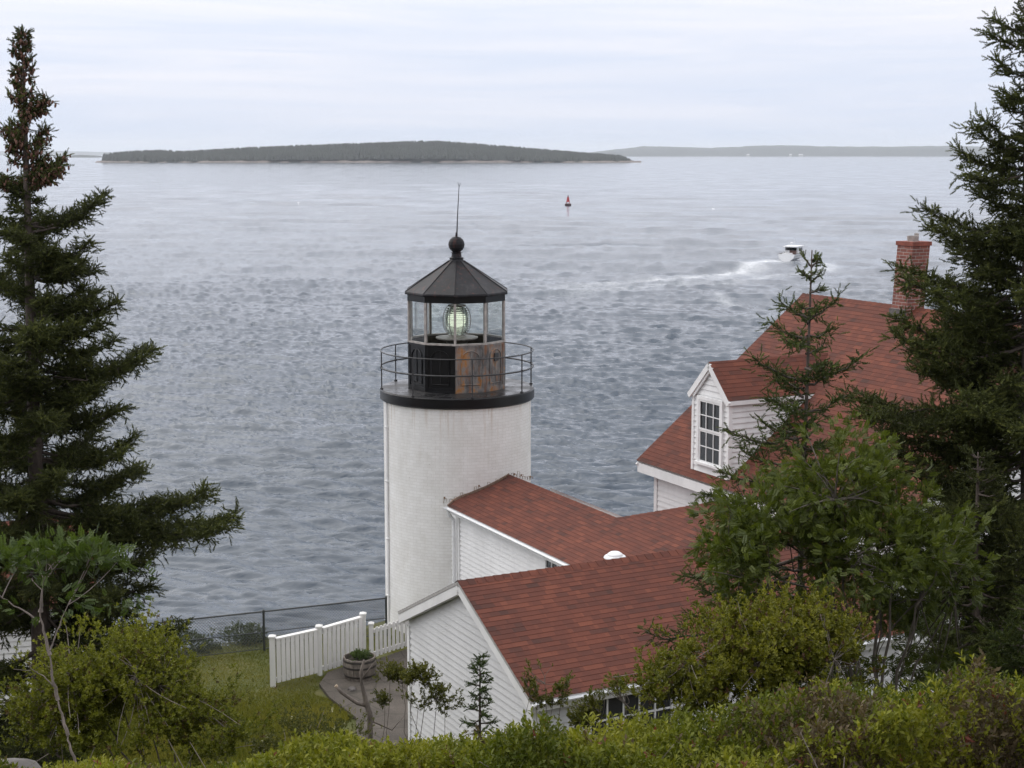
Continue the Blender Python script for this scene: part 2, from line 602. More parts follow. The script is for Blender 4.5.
def build_sea():
    stp = 1 / FOC
    ang = [math.atan(20 / 30.)]
    while ang[-1] > .0058: ang.append(ang[-1] - stp * (.6 if ang[-1] > .08 else .85))
    d = [20 / math.tan(a) for a in ang]
    d += list(np.geomspace(d[-1] * 1.03, 42000, 40))
    d = np.array(d)
    half = math.radians(21.5)
    az = np.concatenate([np.radians(np.arange(-100, -22, 1.5)), np.arange(-half, half, stp * 1.0), np.radians(np.arange(22.5, 100, 1.5))])
    D, A = np.meshgrid(d, az, indexing='ij')
    X, Y = D * np.sin(A), D * np.cos(A)
    dr = np.gradient(d)[:, None]
    da = np.gradient(az)[None, :] * D
    H = np.zeros_like(X)
    r2 = np.random.default_rng(11)
    wind = math.radians(-100)       # crests run roughly across the view, swung a little
    gust = 1 + 1.2 * fbm(X / 70 + 3, Y / 150, 5, 3) + .25 * fbm(X / 18, Y / 28, 9, 2)
    N = 84
    for i in range(N):
        lam = .45 * (9. / .45) ** ((i + r2.random() * .9) / N)
        th = wind + r2.normal(0, .21)
        k = 2 * PI / lam
        kx, ky = k * math.cos(th), k * math.sin(th)
        amp = .0088 * lam ** .88 if lam < 2.0 else .0088 * 2.0 ** .88 * (2.0 / lam) ** .45
        kr = np.abs(kx * np.sin(A) + ky * np.cos(A)); ka = np.abs(kx * np.cos(A) - ky * np.sin(A))
        w = np.clip(1.6 - 1.1 * ka * da / PI, 0, 1) * np.clip(3.2 - .5 * kr * dr / PI, 0, 1) * np.clip(kr * dr / 2.2, 1, 1.5)
        ph = kx * X + ky * Y + r2.random() * 7 + 1.5 * np.sin(X / 37 + i) + 1.2 * np.sin(Y / 43 + 2 * i)
        s = 2 * (1 - np.abs(np.sin(ph / 2))) ** 1.25 - .86
        H += w * amp * np.interp(D, [90, 260], [1.55, 1.15]) * s
    for i in range(22):                      # longer, low undulations that group the chop
        lam = 8 * (48 / 8) ** (i / 21)
        th = wind + r2.normal(0, .38)
        kx, ky = 2 * PI / lam * math.cos(th), 2 * PI / lam * math.sin(th)
        kr = np.abs(kx * np.sin(A) + ky * np.cos(A)); ka = np.abs(kx * np.cos(A) - ky * np.sin(A))
        w = np.clip(1.75 - 1.1 * (kr * dr + ka * da) / PI, 0, 1)
        H += w * .0022 * np.interp(D, [150, 400, 1500], [1, 2.1, 3.6]) * lam ** .95 * np.sin(kx * X + ky * Y + r2.random() * 7 + 1.3 * np.sin(X / 61 + i))
    H *= np.clip(gust, .35, 1.9)
    foam = np.zeros_like(X)
    near = (D > 170) & (D < 380) & (np.abs(X - 25) < 110)
    xs, ys = X[near], Y[near]
    F = np.zeros_like(xs); R = np.zeros_like(xs)
    nz = np.clip(.62 + 1.3 * fbm(xs / 1.7, ys / 4.0, 31, 4), 0, 1.0)
    for pix, wd, st in (([(788, 259), (768, 262), (745, 268), (715, 274), (680, 277), (650, 277.5)], 2.2, 1.05),
                        ([(786, 261), (760, 267), (738, 273), (700, 279), (650, 283), (600, 285), (560, 287)], 2.4, .5),
                        ([(765, 276), (720, 281), (680, 284.5), (640, 287), (570, 291)], 2.2, .38),
                        ([(800, 262), (822, 262), (833, 265), (824, 269), (790, 272), (762, 275)], 1.7, .65),
                        ([(718, 293), (723, 296), (736, 300)], 1.0, .45)):
        dd, pr = dist_poly(xs, ys, sea_pts(pix))
        F = np.maximum(F, st * np.exp(-(dd / (.62 * wd * (1 + 1.2 * pr))) ** 2) * (1 - .42 * pr))
    for pix, wd, hh in (([(785, 257), (750, 261.5), (715, 266), (680, 270), (620, 272), (560, 272)], 2.6, .6),
                        ([(786, 262), (740, 272), (680, 280), (600, 284)], 3.0, .3)):
        dd, pr = dist_poly(xs, ys, sea_pts(pix))
        R = np.maximum(R, hh * np.exp(-(dd / wd) ** 2) * (1 - .5 * pr) * (1 + 1.2 * fbm(xs / 5, ys / 5, 12, 2)))
    foam[near] = F * nz
    H[near] += R
    # a few small breaking crests
    crest = np.clip((fbm(X / 3.2, Y / 2.4, 77, 3) - .30) * 14, 0, 1) * (H > .16) * (D < 700)
    foam = np.maximum(foam, crest * .6 * (D > 260))
    Z = SEA + H
    n, m = X.shape
    V = np.stack([X, Y, Z], -1).reshape(-1, 3)
    idx = np.arange(n * m).reshape(n, m)
    Q = np.stack([idx[:-1, :-1], idx[:-1, 1:], idx[1:, 1:], idx[1:, :-1]], -1).reshape(-1, 4)[:, ::-1]
    t = NT('sea_water').set(Roughness=.10, IOR=1.5)
    t.b.inputs['Base Color'].default_value = (.040, .058, .082, 1)
    geo = t.n('ShaderNodeNewGeometry')
    mp_ = t.n('ShaderNodeMapping'); mp_.inputs['Scale'].default_value = (.75, 2.1, 1); mp_.inputs['Rotation'].default_value = (0, 0, .12)
    t.l(geo.outputs['Position'], mp_.inputs[0])
    n1 = t.noise(1.9, 5, .62, mp_.outputs[0])
    n2 = t.noise(.42, 4, .6, mp_.outputs[0])
    b1 = t.bump(n2.outputs['Fac'], .12, .20)
    t.bump(n1.outputs['Fac'], .42, .10, b1)
    mpr = t.n('ShaderNodeMapping'); mpr.inputs['Scale'].default_value = (.05, .022, 1); mpr.inputs['Rotation'].default_value = (0, 0, -.2)
    t.l(geo.outputs['Position'], mpr.inputs[0])
    n3 = t.noise(1.0, 6, .7, mpr.outputs[0])
    t.l(t.ramp(n3.outputs['Fac'], [(.32, .04), (.7, .16)]), t.b.inputs['Roughness'])
    fo = t.n('ShaderNodeAttribute', attribute_name='foam')
    fn = t.noise(2.2, 5, .7, geo.outputs['Position'])
    mu = t.n('ShaderNodeMath', operation='MULTIPLY'); t.l(fo.outputs['Fac'], mu.inputs[0])
    t.l(t.ramp(fn.outputs['Fac'], [(.32, .35), (.6, 1.)]), mu.inputs[1])
    df = t.n('ShaderNodeBsdfDiffuse'); df.inputs['Color'].default_value = (.80, .82, .84, 1)
    mx = t.n('ShaderNodeMixShader')
    cl = t.n('ShaderNodeClamp'); t.l(mu.outputs[0], cl.inputs[0])
    t.l(cl.outputs[0], mx.inputs[0]); t.l(t.b.outputs[0], mx.inputs[1]); t.l(df.outputs[0], mx.inputs[2])
    t.l(mx.outputs[0], t.out.inputs['Surface'])
    o = np_obj('sea', V, Q, t.m, smooth=True, attrs={'foam': foam.ravel()})
    tag(o, kind='structure')


build_sea()

# ------------------------------------------------------------------ haze: one even volume round everything
hb = MB(); hb.box((-30000, -600, -45), (30000, 43000, 190))
t = NT('sea_haze')
t.t.nodes.remove(t.b)
pv = t.n('ShaderNodeVolumePrincipled')
pv.inputs['Color'].default_value = (.90, .945, 1, 1)
pv.inputs['Density'].default_value = 4.6e-5
pv.inputs['Anisotropy'].default_value = .2
t.l(pv.outputs[0], t.out.inputs['Volume'])
tag(hb.build('haze', t.m), kind='stuff')

# ------------------------------------------------------------------ distant land
def mat_far(name, c, scale):
    t = NT(name).set(Roughness=.95)
    no = t.noise(scale, 6, .7, t.obj())
    t.color(t.ramp(no.outputs['Fac'], [(.3, tuple(x * .6 for x in c)), (.7, tuple(x * 1.4 for x in c))]))
    return t.m


M['farwood'] = mat_far('distant_wood', (.032, .037, .030), .02)
M['shore'] = mat_far('pale_shore_rock', (.15, .125, .11), .03)


def far_land(name, d0, prof, depth, mat, wob, rows=9):
    """ridge of land: prof lists (pixel x, height in metres)"""
    px = np.array([p[0] for p in prof], float); hh = np.array([p[1] for p in prof], float)
    n = int((px[-1] - px[0]) * 1.5)
    P = np.linspace(px[0], px[-1], n)
    Hh = np.interp(P, px, hh) * (1 + wob * fbm(P / 9, P * 0, 3, 4))
    V = []
    for j in range(rows):
        s = j / (rows - 1)
        g = math.sin(PI * min(1, .04 + s * .96)) ** .6 if j else 0
        y = d0 + depth * s
        x = (P - 512) / FOC * d0 * (1 / math.cos(PITCH)) * .9888
        V.append(np.stack([x, np.full(n, y) + 30 * fbm(P / 25, P * 0 + j, 8, 3), SEA - 1.5 + (Hh * g if j < rows - 1 else 0 * P) + (2.5 if j == 1 else 0)], -1))
    V = np.concatenate(V)
    idx = np.arange(rows * n).reshape(rows, n)
    Q = np.stack([idx[:-1, :-1], idx[:-1, 1:], idx[1:, 1:], idx[1:, :-1]], -1).reshape(-1, 4)
    return tag(np_obj(name, V, Q, mat, smooth=False), kind='structure'), x, d0


def conifers(name, pts, hts, mat, label, wfac=.30):
    n = len(pts)
    k = 5
    a = np.arange(k) * 2 * PI / k
    ringv = np.stack([np.cos(a), np.sin(a), 0 * a], -1)
    V = np.zeros((n, k + 1, 3))
    rr = (hts * wfac * rng.uniform(.7, 1.3, n))[:, None, None]
    V[:, :k] = pts[:, None, :] + ringv[None] * rr
    V[:, k] = pts + np.stack([rng.normal(0, .3, n), rng.normal(0, .3, n), hts], -1)
    T = np.array([[i, (i + 1) % k, k] for i in range(k)])
    T = (np.arange(n)[:, None, None] * (k + 1) + T[None]).reshape(-1, 3)
    o = np_obj(name, V.reshape(-1, 3), T, mat)
    tag(o, label, 'forest', kind='stuff')


S_I = 3710 / FOC
ISL = [(102, 0), (103.5, 11), (120, 13), (160, 16), (230, 26), (300, 33), (370, 39), (410, 43), (435, 43), (480, 35), (540, 23), (600, 11), (628, 6), (637, 0)]
land, _, _ = far_land('island', 3710, ISL, 560, M['farwood'], .12)
# shore rocks along the waterline of the island
sb = MB()
xs_ = np.linspace((102 - 512) / FOC * 3710, (640 - 512) / FOC * 3710, 160)
V0 = [(x, 3690 + 14 * math.sin(x * .021) + 9 * math.sin(x * .13), SEA - .5) for x in xs_]
hts_ = [2.2 + 1.6 * abs(math.sin(x * .05)) + 1.2 * random.random() for x in xs_]
for i in range(len(xs_) - 1):
    a, b = V0[i], V0[i + 1]
    sb.poly([a, b, (b[0], b[1] + 25, SEA + hts_[i + 1]), (a[0], a[1] + 25, SEA + hts_[i])])
    sb.poly([(a[0], a[1] + 25, SEA + hts_[i]), (b[0], b[1] + 25, SEA + hts_[i + 1]), (b[0], b[1] + 80, SEA + 1), (a[0], a[1] + 80, SEA + 1)])
tag(sb.build('island_shore', M['shore']), kind='structure')
nT = 14000
tp = rng.uniform(105, 634, nT)
sd_ = rng.random(nT) ** 1.5
hh_ = np.interp(tp, [p[0] for p in ISL], [p[1] for p in ISL])
gx = (tp - 512) / FOC * 3710 * 1.0
gz = SEA - 1.5 + hh_ * np.sin(PI * np.clip(.04 + sd_ * .96, 0, 1)) ** .6
edge = np.clip(np.minimum(tp - 103, 640 - tp) / 16, .35, 1)
edge = np.where(tp < 150, 1.3, np.where(tp < 300, 1.0, edge))
conifers('island_forest', np.stack([gx, 3712 + 555 * sd_, gz - 2], -1), (11 + 6 * rng.random(nT)) * edge, M['farwood'],
         'dark spruce forest covering the long low island across the bay', .33)

S_F = 14000 / FOC
FAR = [(575, 0), (600, 42), (650, 98), (690, 88), (720, 80), (770, 100), (800, 104), (850, 92), (900, 92), (960, 100), (1100, 80), (1200, 40), (1240, 0)]
far_land('far_shore', 14000, [(p, h * .92 + 6) for p, h in FAR], 1500, M['farwood'], .12)
far_land('distant_islet', 9000, [(60, 0), (66, 10), (80, 16), (96, 12), (101, 0)], 300, M['farwood'], .2, 5)
far_land('distant_coast', 24000, [(-80, 0), (-40, 60), (40, 75), (95, 55), (108, 50), (120, 0)], 800, M['farwood'], .1, 5)

# ------------------------------------------------------------------ terrain
EDX = [-60, -30, -16, -12, -6.2, -3.4, -1.4, 2, 8, 14, 30, 60]
EDY = [22, 29, 33.2, 35.0, 37.2, 38.6, 42.6, 43.0, 43, 45, 46, 44]
PY = [-40, -3, 0, 3, 6, 9, 13, 17, 20, 23, 26, 80]
PZ = [-1.0, -1.6, -1.72, -1.9, -2.72, -3.95, -5.78, -8.1, -9.9, -11.3, GZ, GZ]


def terrain_z(x, y):
    x = np.asarray(x, float); y = np.asarray(y, float)
    lean = np.interp(x, [-12, -5, -1.5, 1, 4, 9, 16], [0.0, -.15, -.1, .05, .55, .9, 1.0])   # higher bank on the right
    z = np.interp(y - lean * 1.2, PY, PZ)
    z = z + .35 * fbm(x / 2.6, y / 2.6, 21, 4) * np.clip((24 - y) / 6, .12, 1)
    ed = np.interp(x, EDX, EDY) + 1.0 * fbm(x / 2.1, x * 0, 4, 4)
    drop = np.clip((y - ed) / 3.2, 0, 1)
    z = z - drop ** .8 * 9.6 + drop * (1 - drop) * 5 * fbm(x / 1.4, y / 1.4, 14, 4)
    return z


gx_, gy_ = np.meshgrid(np.arange(-48, 48.01, .3), np.arange(-30, 62.01, .3), indexing='ij')
gz_ = terrain_z(gx_, gy_)
n_, m_ = gx_.shape
idx = np.arange(n_ * m_).reshape(n_, m_)
Q = np.stack([idx[:-1, :-1], idx[1:, :-1], idx[1:, 1:], idx[:-1, 1:]], -1).reshape(-1, 4)
ed_ = np.interp(gx_, EDX, EDY)
t = NT('station_ground').set(Roughness=.95)
lawn = t.n('ShaderNodeAttribute', attribute_name='lawn')
rock = t.n('ShaderNodeAttribute', attribute_name='rock')
a = t.noise(1.2, 6, .65, t.obj()); b = t.noise(14, 5, .7, t.obj())
gcol = t.ramp(a.outputs['Fac'], [(.3, (.052, .066, .014)), (.55, (.085, .090, .022)), (.75, (.115, .100, .034))])
dcol = t.ramp(b.outputs['Fac'], [(.3, (.035, .028, .018)), (.6, (.070, .058, .034)), (.8, (.10, .085, .05))])
rcol = t.ramp(a.outputs['Fac'], [(.3, (.16, .13, .115)), (.7, (.34, .29, .26))])
c = t.mix(dcol, gcol, lawn.outputs['Fac'])
c = t.mix(c, rcol, rock.outputs['Fac'])
t.color(c)
t.bump(b.outputs['Fac'], .6, .03)
lawn_a = np.clip((gy_ - 24) / 3, 0, 1) * np.clip((ed_ + .6 - gy_) / .8, 0, 1)
rock_a = np.clip((gy_ - ed_ - .3) / .8, 0, 1)
g = np_obj('ground', np.stack([gx_, gy_, gz_], -1).reshape(-1, 3), Q, t.m, smooth=True, attrs={'lawn': lawn_a.ravel(), 'rock': rock_a.ravel()})
tag(g, kind='structure')

# patio beside the wing, a worn paved yard
pt = MB()
PATIO = [(-4.05, 32.7), (-4.4, 33.6), (-4.3, 34.4), (-3.75, 35.0), (-3.3, 35.25), (-2.3, 36.4), (-.2, 35.8), (-.2, 29.0), (-2.9, 28.4), (-3.2, 30.2), (-3.35, 31.5)]
pz = GZ + .09
pt.poly([(x, y, pz) for x, y in PATIO])
for i in range(len(PATIO)):
    a, b = PATIO[i], PATIO[(i + 1) % len(PATIO)]
    pt.poly([(a[0], a[1], pz - .4), (b[0], b[1], pz - .4), (b[0], b[1], pz), (a[0], a[1], pz)])
t = NT('worn_patio').set(Roughness=.85)
a = t.noise(1.1, 6, .65, t.obj()); b = t.noise(30, 4, .7, t.obj())
c = t.ramp(a.outputs['Fac'], [(.3, (.055, .046, .037)), (.6, (.095, .080, .066)), (.75, (.135, .115, .098))])
c = t.mix(c, t.ramp(b.outputs['Fac'], [(.3, .6), (.7, 1.3)]), .8, 'MULTIPLY')
wq = t.noise(2.2, 4, .6, t.obj())
vw = t.mix(t.obj(), wq.outputs['Color'], .12)
vo = t.n('ShaderNodeTexVoronoi', feature='DISTANCE_TO_EDGE'); vo.inputs['Scale'].default_value = 1.5
t.l(vw, vo.inputs['Vector'])
c = t.mix((.035, .030, .022), c, t.ramp(vo.outputs['Distance'], [(.0, .1), (.035, 1.)]))
gr_ = t.noise(55, 3, .6, t.obj())
c = t.mix(c, (.20, .17, .14), t.ramp(gr_.outputs['Fac'], [(.64, 0.), (.70, .7)]))
t.color(c)
t.bump(b.outputs['Fac'], .5, .015)
tag(pt.build('patio', t.m), kind='structure')

# ------------------------------------------------------------------ lighthouse
TX, TY = -1.41, 39.006
LH = empty('lighthouse', (TX, TY, GZ), 0, 'round white brick lighthouse with black lantern on top', 'lighthouse')
h = lambda z: z - GZ                                   # heights above the station ground
ZD = h(-5.92)                                          # gallery deck
mb = MB()
mb.lathe([(1.93, -.6), (1.93, .05), (1.905, .5), (1.895, ZD - .36), (1.90, ZD - .33), (1.915, ZD - .27)], 96, uvr=1.9)
mb.build('tower', M['tower'], LH, True, 30)
mb = MB()
mb.lathe([(1.80, ZD - .285), (1.955, ZD - .28), (1.985, ZD - .25), (1.985, ZD - .03), (1.965, ZD)], 96)
mb.build('deck_rim', M['black'], LH, True, 30)
mb = MB()
mb.lathe([(1.962, ZD + .002), (1.2, ZD + .012), (.01, ZD + .014)], 96)
mb.build('deck', M['deck'], LH, True, 30)
# conduit down the seaward-left side
cb = MB()
ca = math.radians(-66)
cb.tube([(1.93 * math.sin(ca), -1.93 * math.cos(ca), z) for z in (0, 2, 4, ZD - .25)], .028, 8)
for z in (.8, 2.3, 3.8, 5.2):
    cb.box((1.93 * math.sin(ca) - .05, -1.93 * math.cos(ca) - .04, z), (1.93 * math.sin(ca) + .05, -1.93 * math.cos(ca) + .04, z + .03))
cb.build('conduit', M['trim'], LH)
# railing
rl = MB(); rl.ring(1.955, ZD + .96, .016)
R0 = rl.build('railing', M['blackmetal'], LH, True)
rm = MB(); rm.ring(1.955, ZD + .55, .022); rm.build('rail', M['blackmetal'], R0, True)
for k in range(8):
    a = math.radians(13 + 45 * k)
    pb = MB()
    x, y = 1.955 * math.sin(a), -1.955 * math.cos(a)
    pb.tube([(x, y, ZD - .16), (x, y, ZD + .5), (x, y, ZD + .97)], .017, 8)
    pb.tube([(x, y, ZD + .0), (x, y, ZD + .03)], .045, 8)
    pb.tube([(x, y, ZD + .53), (x, y, ZD + .58)], .03, 8)
    pb.build('post', M['blackmetal'], R0)
# lantern: ten sided
RL, ZS, ZG, ZE, ZA = 1.277, h(-4.69), h(-3.66), h(-3.47), h(-2.66)
dec = lambda r, k, z: (r * math.sin(k * PI / 5), -r * math.cos(k * PI / 5), z)
for k in range(10):
    w = MB()
    r0, r1 = RL, RL - .05
    F = [dec(r0, k, ZD + .015), dec(r0, k + 1, ZD + .015), dec(r0, k + 1, ZS), dec(r0, k, ZS)]
    B = [dec(r1, k, ZD + .015), dec(r1, k + 1, ZD + .015), dec(r1, k + 1, ZS), dec(r1, k, ZS)]
    w.mesh(F + B, [(0, 1, 2, 3), (7, 6, 5, 4), (3, 2, 6, 7), (0, 4, 5, 1)])
    # raised frame round the panel with an arched head
    pv_ = lambda s, z, o: tuple(np.array(dec(RL, k, z)) * (1 - s) + np.array(dec(RL, k + 1, z)) * s + np.array([math.sin((k + .5) * PI / 5), -math.cos((k + .5) * PI / 5), 0]) * o)
    zt, zb = ZS - .16, ZD + .22
    for s0, s1, z0, z1 in ((.0, 1., ZD + .015, ZD + .13), (0, 1, ZS - .07, ZS + .02), (.0, .09, ZD + .13, ZS - .07), (.91, 1, ZD + .13, ZS - .07)):
        A = [pv_(s0, z0, .018), pv_(s1, z0, .018), pv_(s1, z1, .018), pv_(s0, z1, .018)]
        Bq = [pv_(s0, z0, -.002), pv_(s1, z0, -.002), pv_(s1, z1, -.002), pv_(s0, z1, -.002)]
        w.mesh(A + Bq, [(0, 1, 2, 3), (3, 2, 6, 7), (0, 4, 5, 1), (1, 5, 6, 2), (0, 3, 7, 4)])
    arch = [pv_(.2, zb, .012)] + [pv_(.5 - .3 * math.cos(t_), zt - .2 + .2 * math.sin(t_), .012) for t_ in np.linspace(0, PI, 9)] + [pv_(.8, zb, .012)]
    for p, q in zip(arch[:-1], arch[1:]): w.tube([p, q], .014, 5)
    w.tube([arch[0], arch[-1]], .014, 5)
    w.tube([pv_(.5, zb, .008), pv_(.5, zt, .008)], .010, 5)
    o = w.build('lantern_panel', M['rust'] if k in (0, 1) else M['black'], LH)
    if k == 0: o['label'] = 'weathered grey lantern panel streaked with rust'
    if k == 1: o['label'] = 'rusty lantern panel with a small hatch'
    if k == 1:
        hb_ = MB(); hb_.beam(pv_(.42, ZS - .36, .03), pv_(.62, ZS - .36, .03), .03, .2)
        hb_.build('hatch', M['blackmetal'], o)
    gp = MB()
    e = .03
    gp.poly([pv_(e, ZS + .02, -.02), pv_(1 - e, ZS + .02, -.02), pv_(1 - e, ZG, -.02), pv_(e, ZG, -.02)])
    gp.build('glass_pane', M['glass'], LH)
    mu_ = MB(); mu_.beam(dec(RL - .02, k, ZS), dec(RL - .02, k, ZG + .02), .06, .06, (math.sin(k * PI / 5), -math.cos(k * PI / 5), 0))
    mu_.build('mullion', M['mullion'], LH)
lf = MB(); lf.lathe([(RL - .06, ZD + .03), (.02, ZD + .04)], 10); lf.build('lantern_floor', M['blackmetal'], LH)
sr = MB(); sr.lathe([(RL - .07, ZS - .02), (RL + .03, ZS - .02), (RL + .03, ZS + .022), (RL - .07, ZS + .022)], 10, closed=True)
sr.build('sill', M['mullion'], LH)
fr = MB(); fr.lathe([(RL - .06, ZG), (RL + .02, ZG), (RL + .02, ZE - .005), (RL - .06, ZE - .005)], 10, closed=True)
fr.build('frieze', M['black'], LH)
rf = MB()
rf.lathe([(RL - .1, ZE - .002), (1.355, ZE - .03), (1.365, ZE), (1.355, ZE + .035), (.20, ZA - .03), (.17, ZA + .03)], 10)
for k in range(10):                                    # standing seams
    p, q = dec(1.35, k, ZE + .04), dec(.2, k, ZA - .02)
    rf.tube([p, q], .014, 5)
rf.build('lantern_roof', M['roofiron'], LH)
vb = MB()
zb_ = h(-2.27)
vb.lathe([(.17, ZA + .02), (.19, ZA + .05), (.13, ZA + .08), (.12, ZA + .17), (.15, ZA + .19), (.10, zb_ - .19)] +
         [(.205 * math.cos(t_), zb_ + .205 * math.sin(t_)) for t_ in np.linspace(-1.05, 1.45, 14)] + [(.03, zb_ + .22), (.02, zb_ + .30), (.004, zb_ + .31)], 28)
for t_ in np.linspace(-1.0, 1.0, 7): vb.ring(.207 * math.cos(t_), zb_ + .207 * math.sin(t_), .006, 28)
vb.build('ventilator_ball', M['roofiron'], LH, True, 40)
rod = MB(); rod.tube([(0.01, 0, zb_ + .2), (.03, 0, zb_ + .7), (.075, .0, h(-.78))], [.02, .013, .008], 6)
rod.tube([(.075, 0, h(-.82)), (.045, 0, h(-.70))], .006, 5); rod.tube([(.075, 0, h(-.82)), (.115, 0, h(-.72))], .006, 5)
rod.build('lightning_rod', M['blackmetal'], LH)
# fresnel lens on its pedestal
zl0, zl1, rl_ = h(-4.58), h(-3.82), .345
ped = MB(); ped.lathe([(.01, ZD + .04), (.22, ZD + .04), (.14, ZD + .2), (.12, ZD + .8), (.3, zl0 - .14), (.32, zl0 - .1), (.01, zl0 - .1)], 24)
ped.build('pedestal', M['blackmetal'], LH, True, 40)
tb = MB(); tb.lathe([(.01, zl0 - .09), (.52, zl0 - .09), (.54, zl0 - .07), (.54, zl0 - .05), (.01, zl0 - .04)], 40)
tb.build('service_ring', M['mullion'], LH, True, 40)
ln = MB()
prof = []
npz = 15
for i in range(npz):
    z0 = zl0 + (zl1 - zl0) * i / npz; z1 = zl0 + (zl1 - zl0) * (i + 1) / npz
    s = ((z0 + z1) / 2 - (zl0 + zl1) / 2) / ((zl1 - zl0) / 2)
    rr = rl_ * (1 - .42 * abs(s) ** 2.6)
    prof += [(rr - .035, z0 + .002), (rr, (z0 + z1) / 2), (rr - .035, z1 - .002)]
inner = [(max(.05, r - .055), z) for r, z in prof[::-1]]
ln.lathe(prof + inner, 40, closed=True)
LENS = ln.build('lens', M['lens'], LH, True, 25)
lc = MB()
for k in range(6):
    a = PI / 6 + k * PI / 3
    lc.tube([((r + .008) * math.sin(a), -(r + .008) * math.cos(a), z) for r, z in prof[1::3]], .009, 5)
lc.ring(prof[1][0], zl0, .014, 40); lc.ring(prof[-2][0], zl1, .014, 40)
lc.build('lens_frame', M['mullion'], LENS)
bl = MB(); zc = (zl0 + zl1) / 2
bl.lathe([(.235 * math.cos(t_), zc + .215 * math.sin(t_)) for t_ in np.linspace(-1.5, 1.5, 12)], 20)
bl.build('lamp', M['bulb'], LENS, True)

# ------------------------------------------------------------------ keeper's house, in its own axes
# local x runs along V, local y along U, z above the station ground
U0, V0_ = 25.0, 19.0
HO = (UX * U0 + VX * V0_, UY * U0 + VY * V0_, GZ)
HS = empty('keepers_house', HO, ALPHA, "white clapboard keeper's house with red shingle roofs, dormer, low wing and passage", 'house')
L = lambda u, v, z: np.array([v - V0_, u - U0, z - GZ])


def clip_half(poly, a, keep_above):
    out = []
    for i in range(len(poly)):
        p, q = poly[i], poly[(i + 1) % len(poly)]
        ip = (p[1] >= a) == keep_above or abs(p[1] - a) < 1e-9
        iq = (q[1] >= a) == keep_above or abs(q[1] - a) < 1e-9
        if ip: out.append(p)
        if ip != iq and abs(q[1] - p[1]) > 1e-12:
            s = (a - p[1]) / (q[1] - p[1])
            out.append((p[0] + (q[0] - p[0]) * s, a))
    return out


def courses(mb, poly3, sdir, spacing, lap, thick=0.0):
    """lapped courses (boards or shingles) over a planar polygon; sdir runs along a course"""
    P = [np.array(p, float) for p in poly3]
    s = np.array(sdir, float); s /= np.linalg.norm(s)
    n = np.zeros(3)
    for i in range(len(P)): n += np.cross(P[i] - P[0], P[(i + 1) % len(P)] - P[0])
    n /= np.linalg.norm(n)
    tt = np.cross(n, s)
    if tt[2] < 0: tt, s = -tt, -s
    O = P[0]
    p2 = [((p - O) @ s, (p - O) @ tt) for p in P]
    t0, t1 = min(q[1] for q in p2), max(q[1] for q in p2)
    k = 0
    while t0 + k * spacing < t1 - 1e-6:
        a, b = t0 + k * spacing, min(t1, t0 + (k + 1) * spacing)
        c = clip_half(clip_half(p2, a, True), b, False)
        c = [c[i] for i in range(len(c)) if math.dist(c[i], c[i - 1]) > 1e-6]
        if len(c) >= 3:
            off = lambda q: lap * (1 - (q[1] - a) / spacing) + .0015
            X = [O + s * q[0] + tt * q[1] + n * off(q) for q in c]
            mb.poly(X, [(q[0] + 7.13 * (k % 5), q[1] - t0) for q in c])
            bot = [q for q in c if abs(q[1] - a) < 1e-5]
            if len(bot) >= 2:
                x0, x1 = min(bot)[0], max(bot)[0]
                e0, e1 = O + s * x0 + tt * a, O + s * x1 + tt * a
                mb.poly([e0, e1, e1 + n * (lap + .0015), e0 + n * (lap + .0015)], [(x0, a - t0), (x1, a - t0), (x1, a - t0 + .001), (x0, a - t0 + .001)])
        k += 1
    return n


def wall(name, poly, sdir, parent=HS, mat=None, sp=.122, lap=.026):
    w = MB(); courses(w, poly, sdir, sp, lap)
    return w.build(name, mat or M['white'], parent)


def roof(name, poly, sdir, parent=HS, thick=.05):
    r = MB(); n = courses(r, poly, sdir, .112, .0045)
    P = [np.array(p, float) for p in poly]
    D = [p - n * thick for p in P]
    r.poly(D[::-1])
    for i in range(len(P)):
        j = (i + 1) % len(P)
        r.poly([D[i], D[j], P[j], P[i]])
    o = r.build(name, M['shingle'], parent)
    o.data.materials.append(M['drip'])
    for p_ in list(o.data.polygons)[-len(P):]: p_.material_index = 1
    return o


def cap_line(p, q, w, parent, name='ridge_cap'):
    """overlapping ridge shingles"""
    p, q = np.array(p, float), np.array(q, float)
    m = MB(); Ln = np.linalg.norm(q - p); d = (q - p) / Ln
    s = np.cross(d, [0, 0, 1]); s /= np.linalg.norm(s)
    k = int(Ln / .17)
    for i in range(k):
        a, b = p + d * i * Ln / k, p + d * ((i + 1) * Ln / k + .03)
        A = [a + s * w[0] + np.array([0, 0, -w[1]]), a + np.array([0, 0, .022]), a - s * w[0] + np.array([0, 0, -w[1]])]
        B = [b + s * w[0] + np.array([0, 0, -w[1] - .012]), b + np.array([0, 0, .010]), b - s * w[0] + np.array([0, 0, -w[1] - .012])]
        uo = (i * .313, (i % 7) * .141)
        uvq = [(uo[0], uo[1]), (uo[0] + .13, uo[1]), (uo[0] + .13, uo[1] + .12), (uo[0], uo[1] + .12)]
        m.poly([A[0], A[1], B[1], B[0]], uvq); m.poly([A[1], A[2], B[2], B[1]], uvq)
        m.poly([A[0], A[1] - np.array([0, 0, .02]), A[1], A[0]][:3], uvq[:3])
    return m.build(name, M['shingle'], parent)


SV, SU = (1, 0, 0), (0, 1, 0)
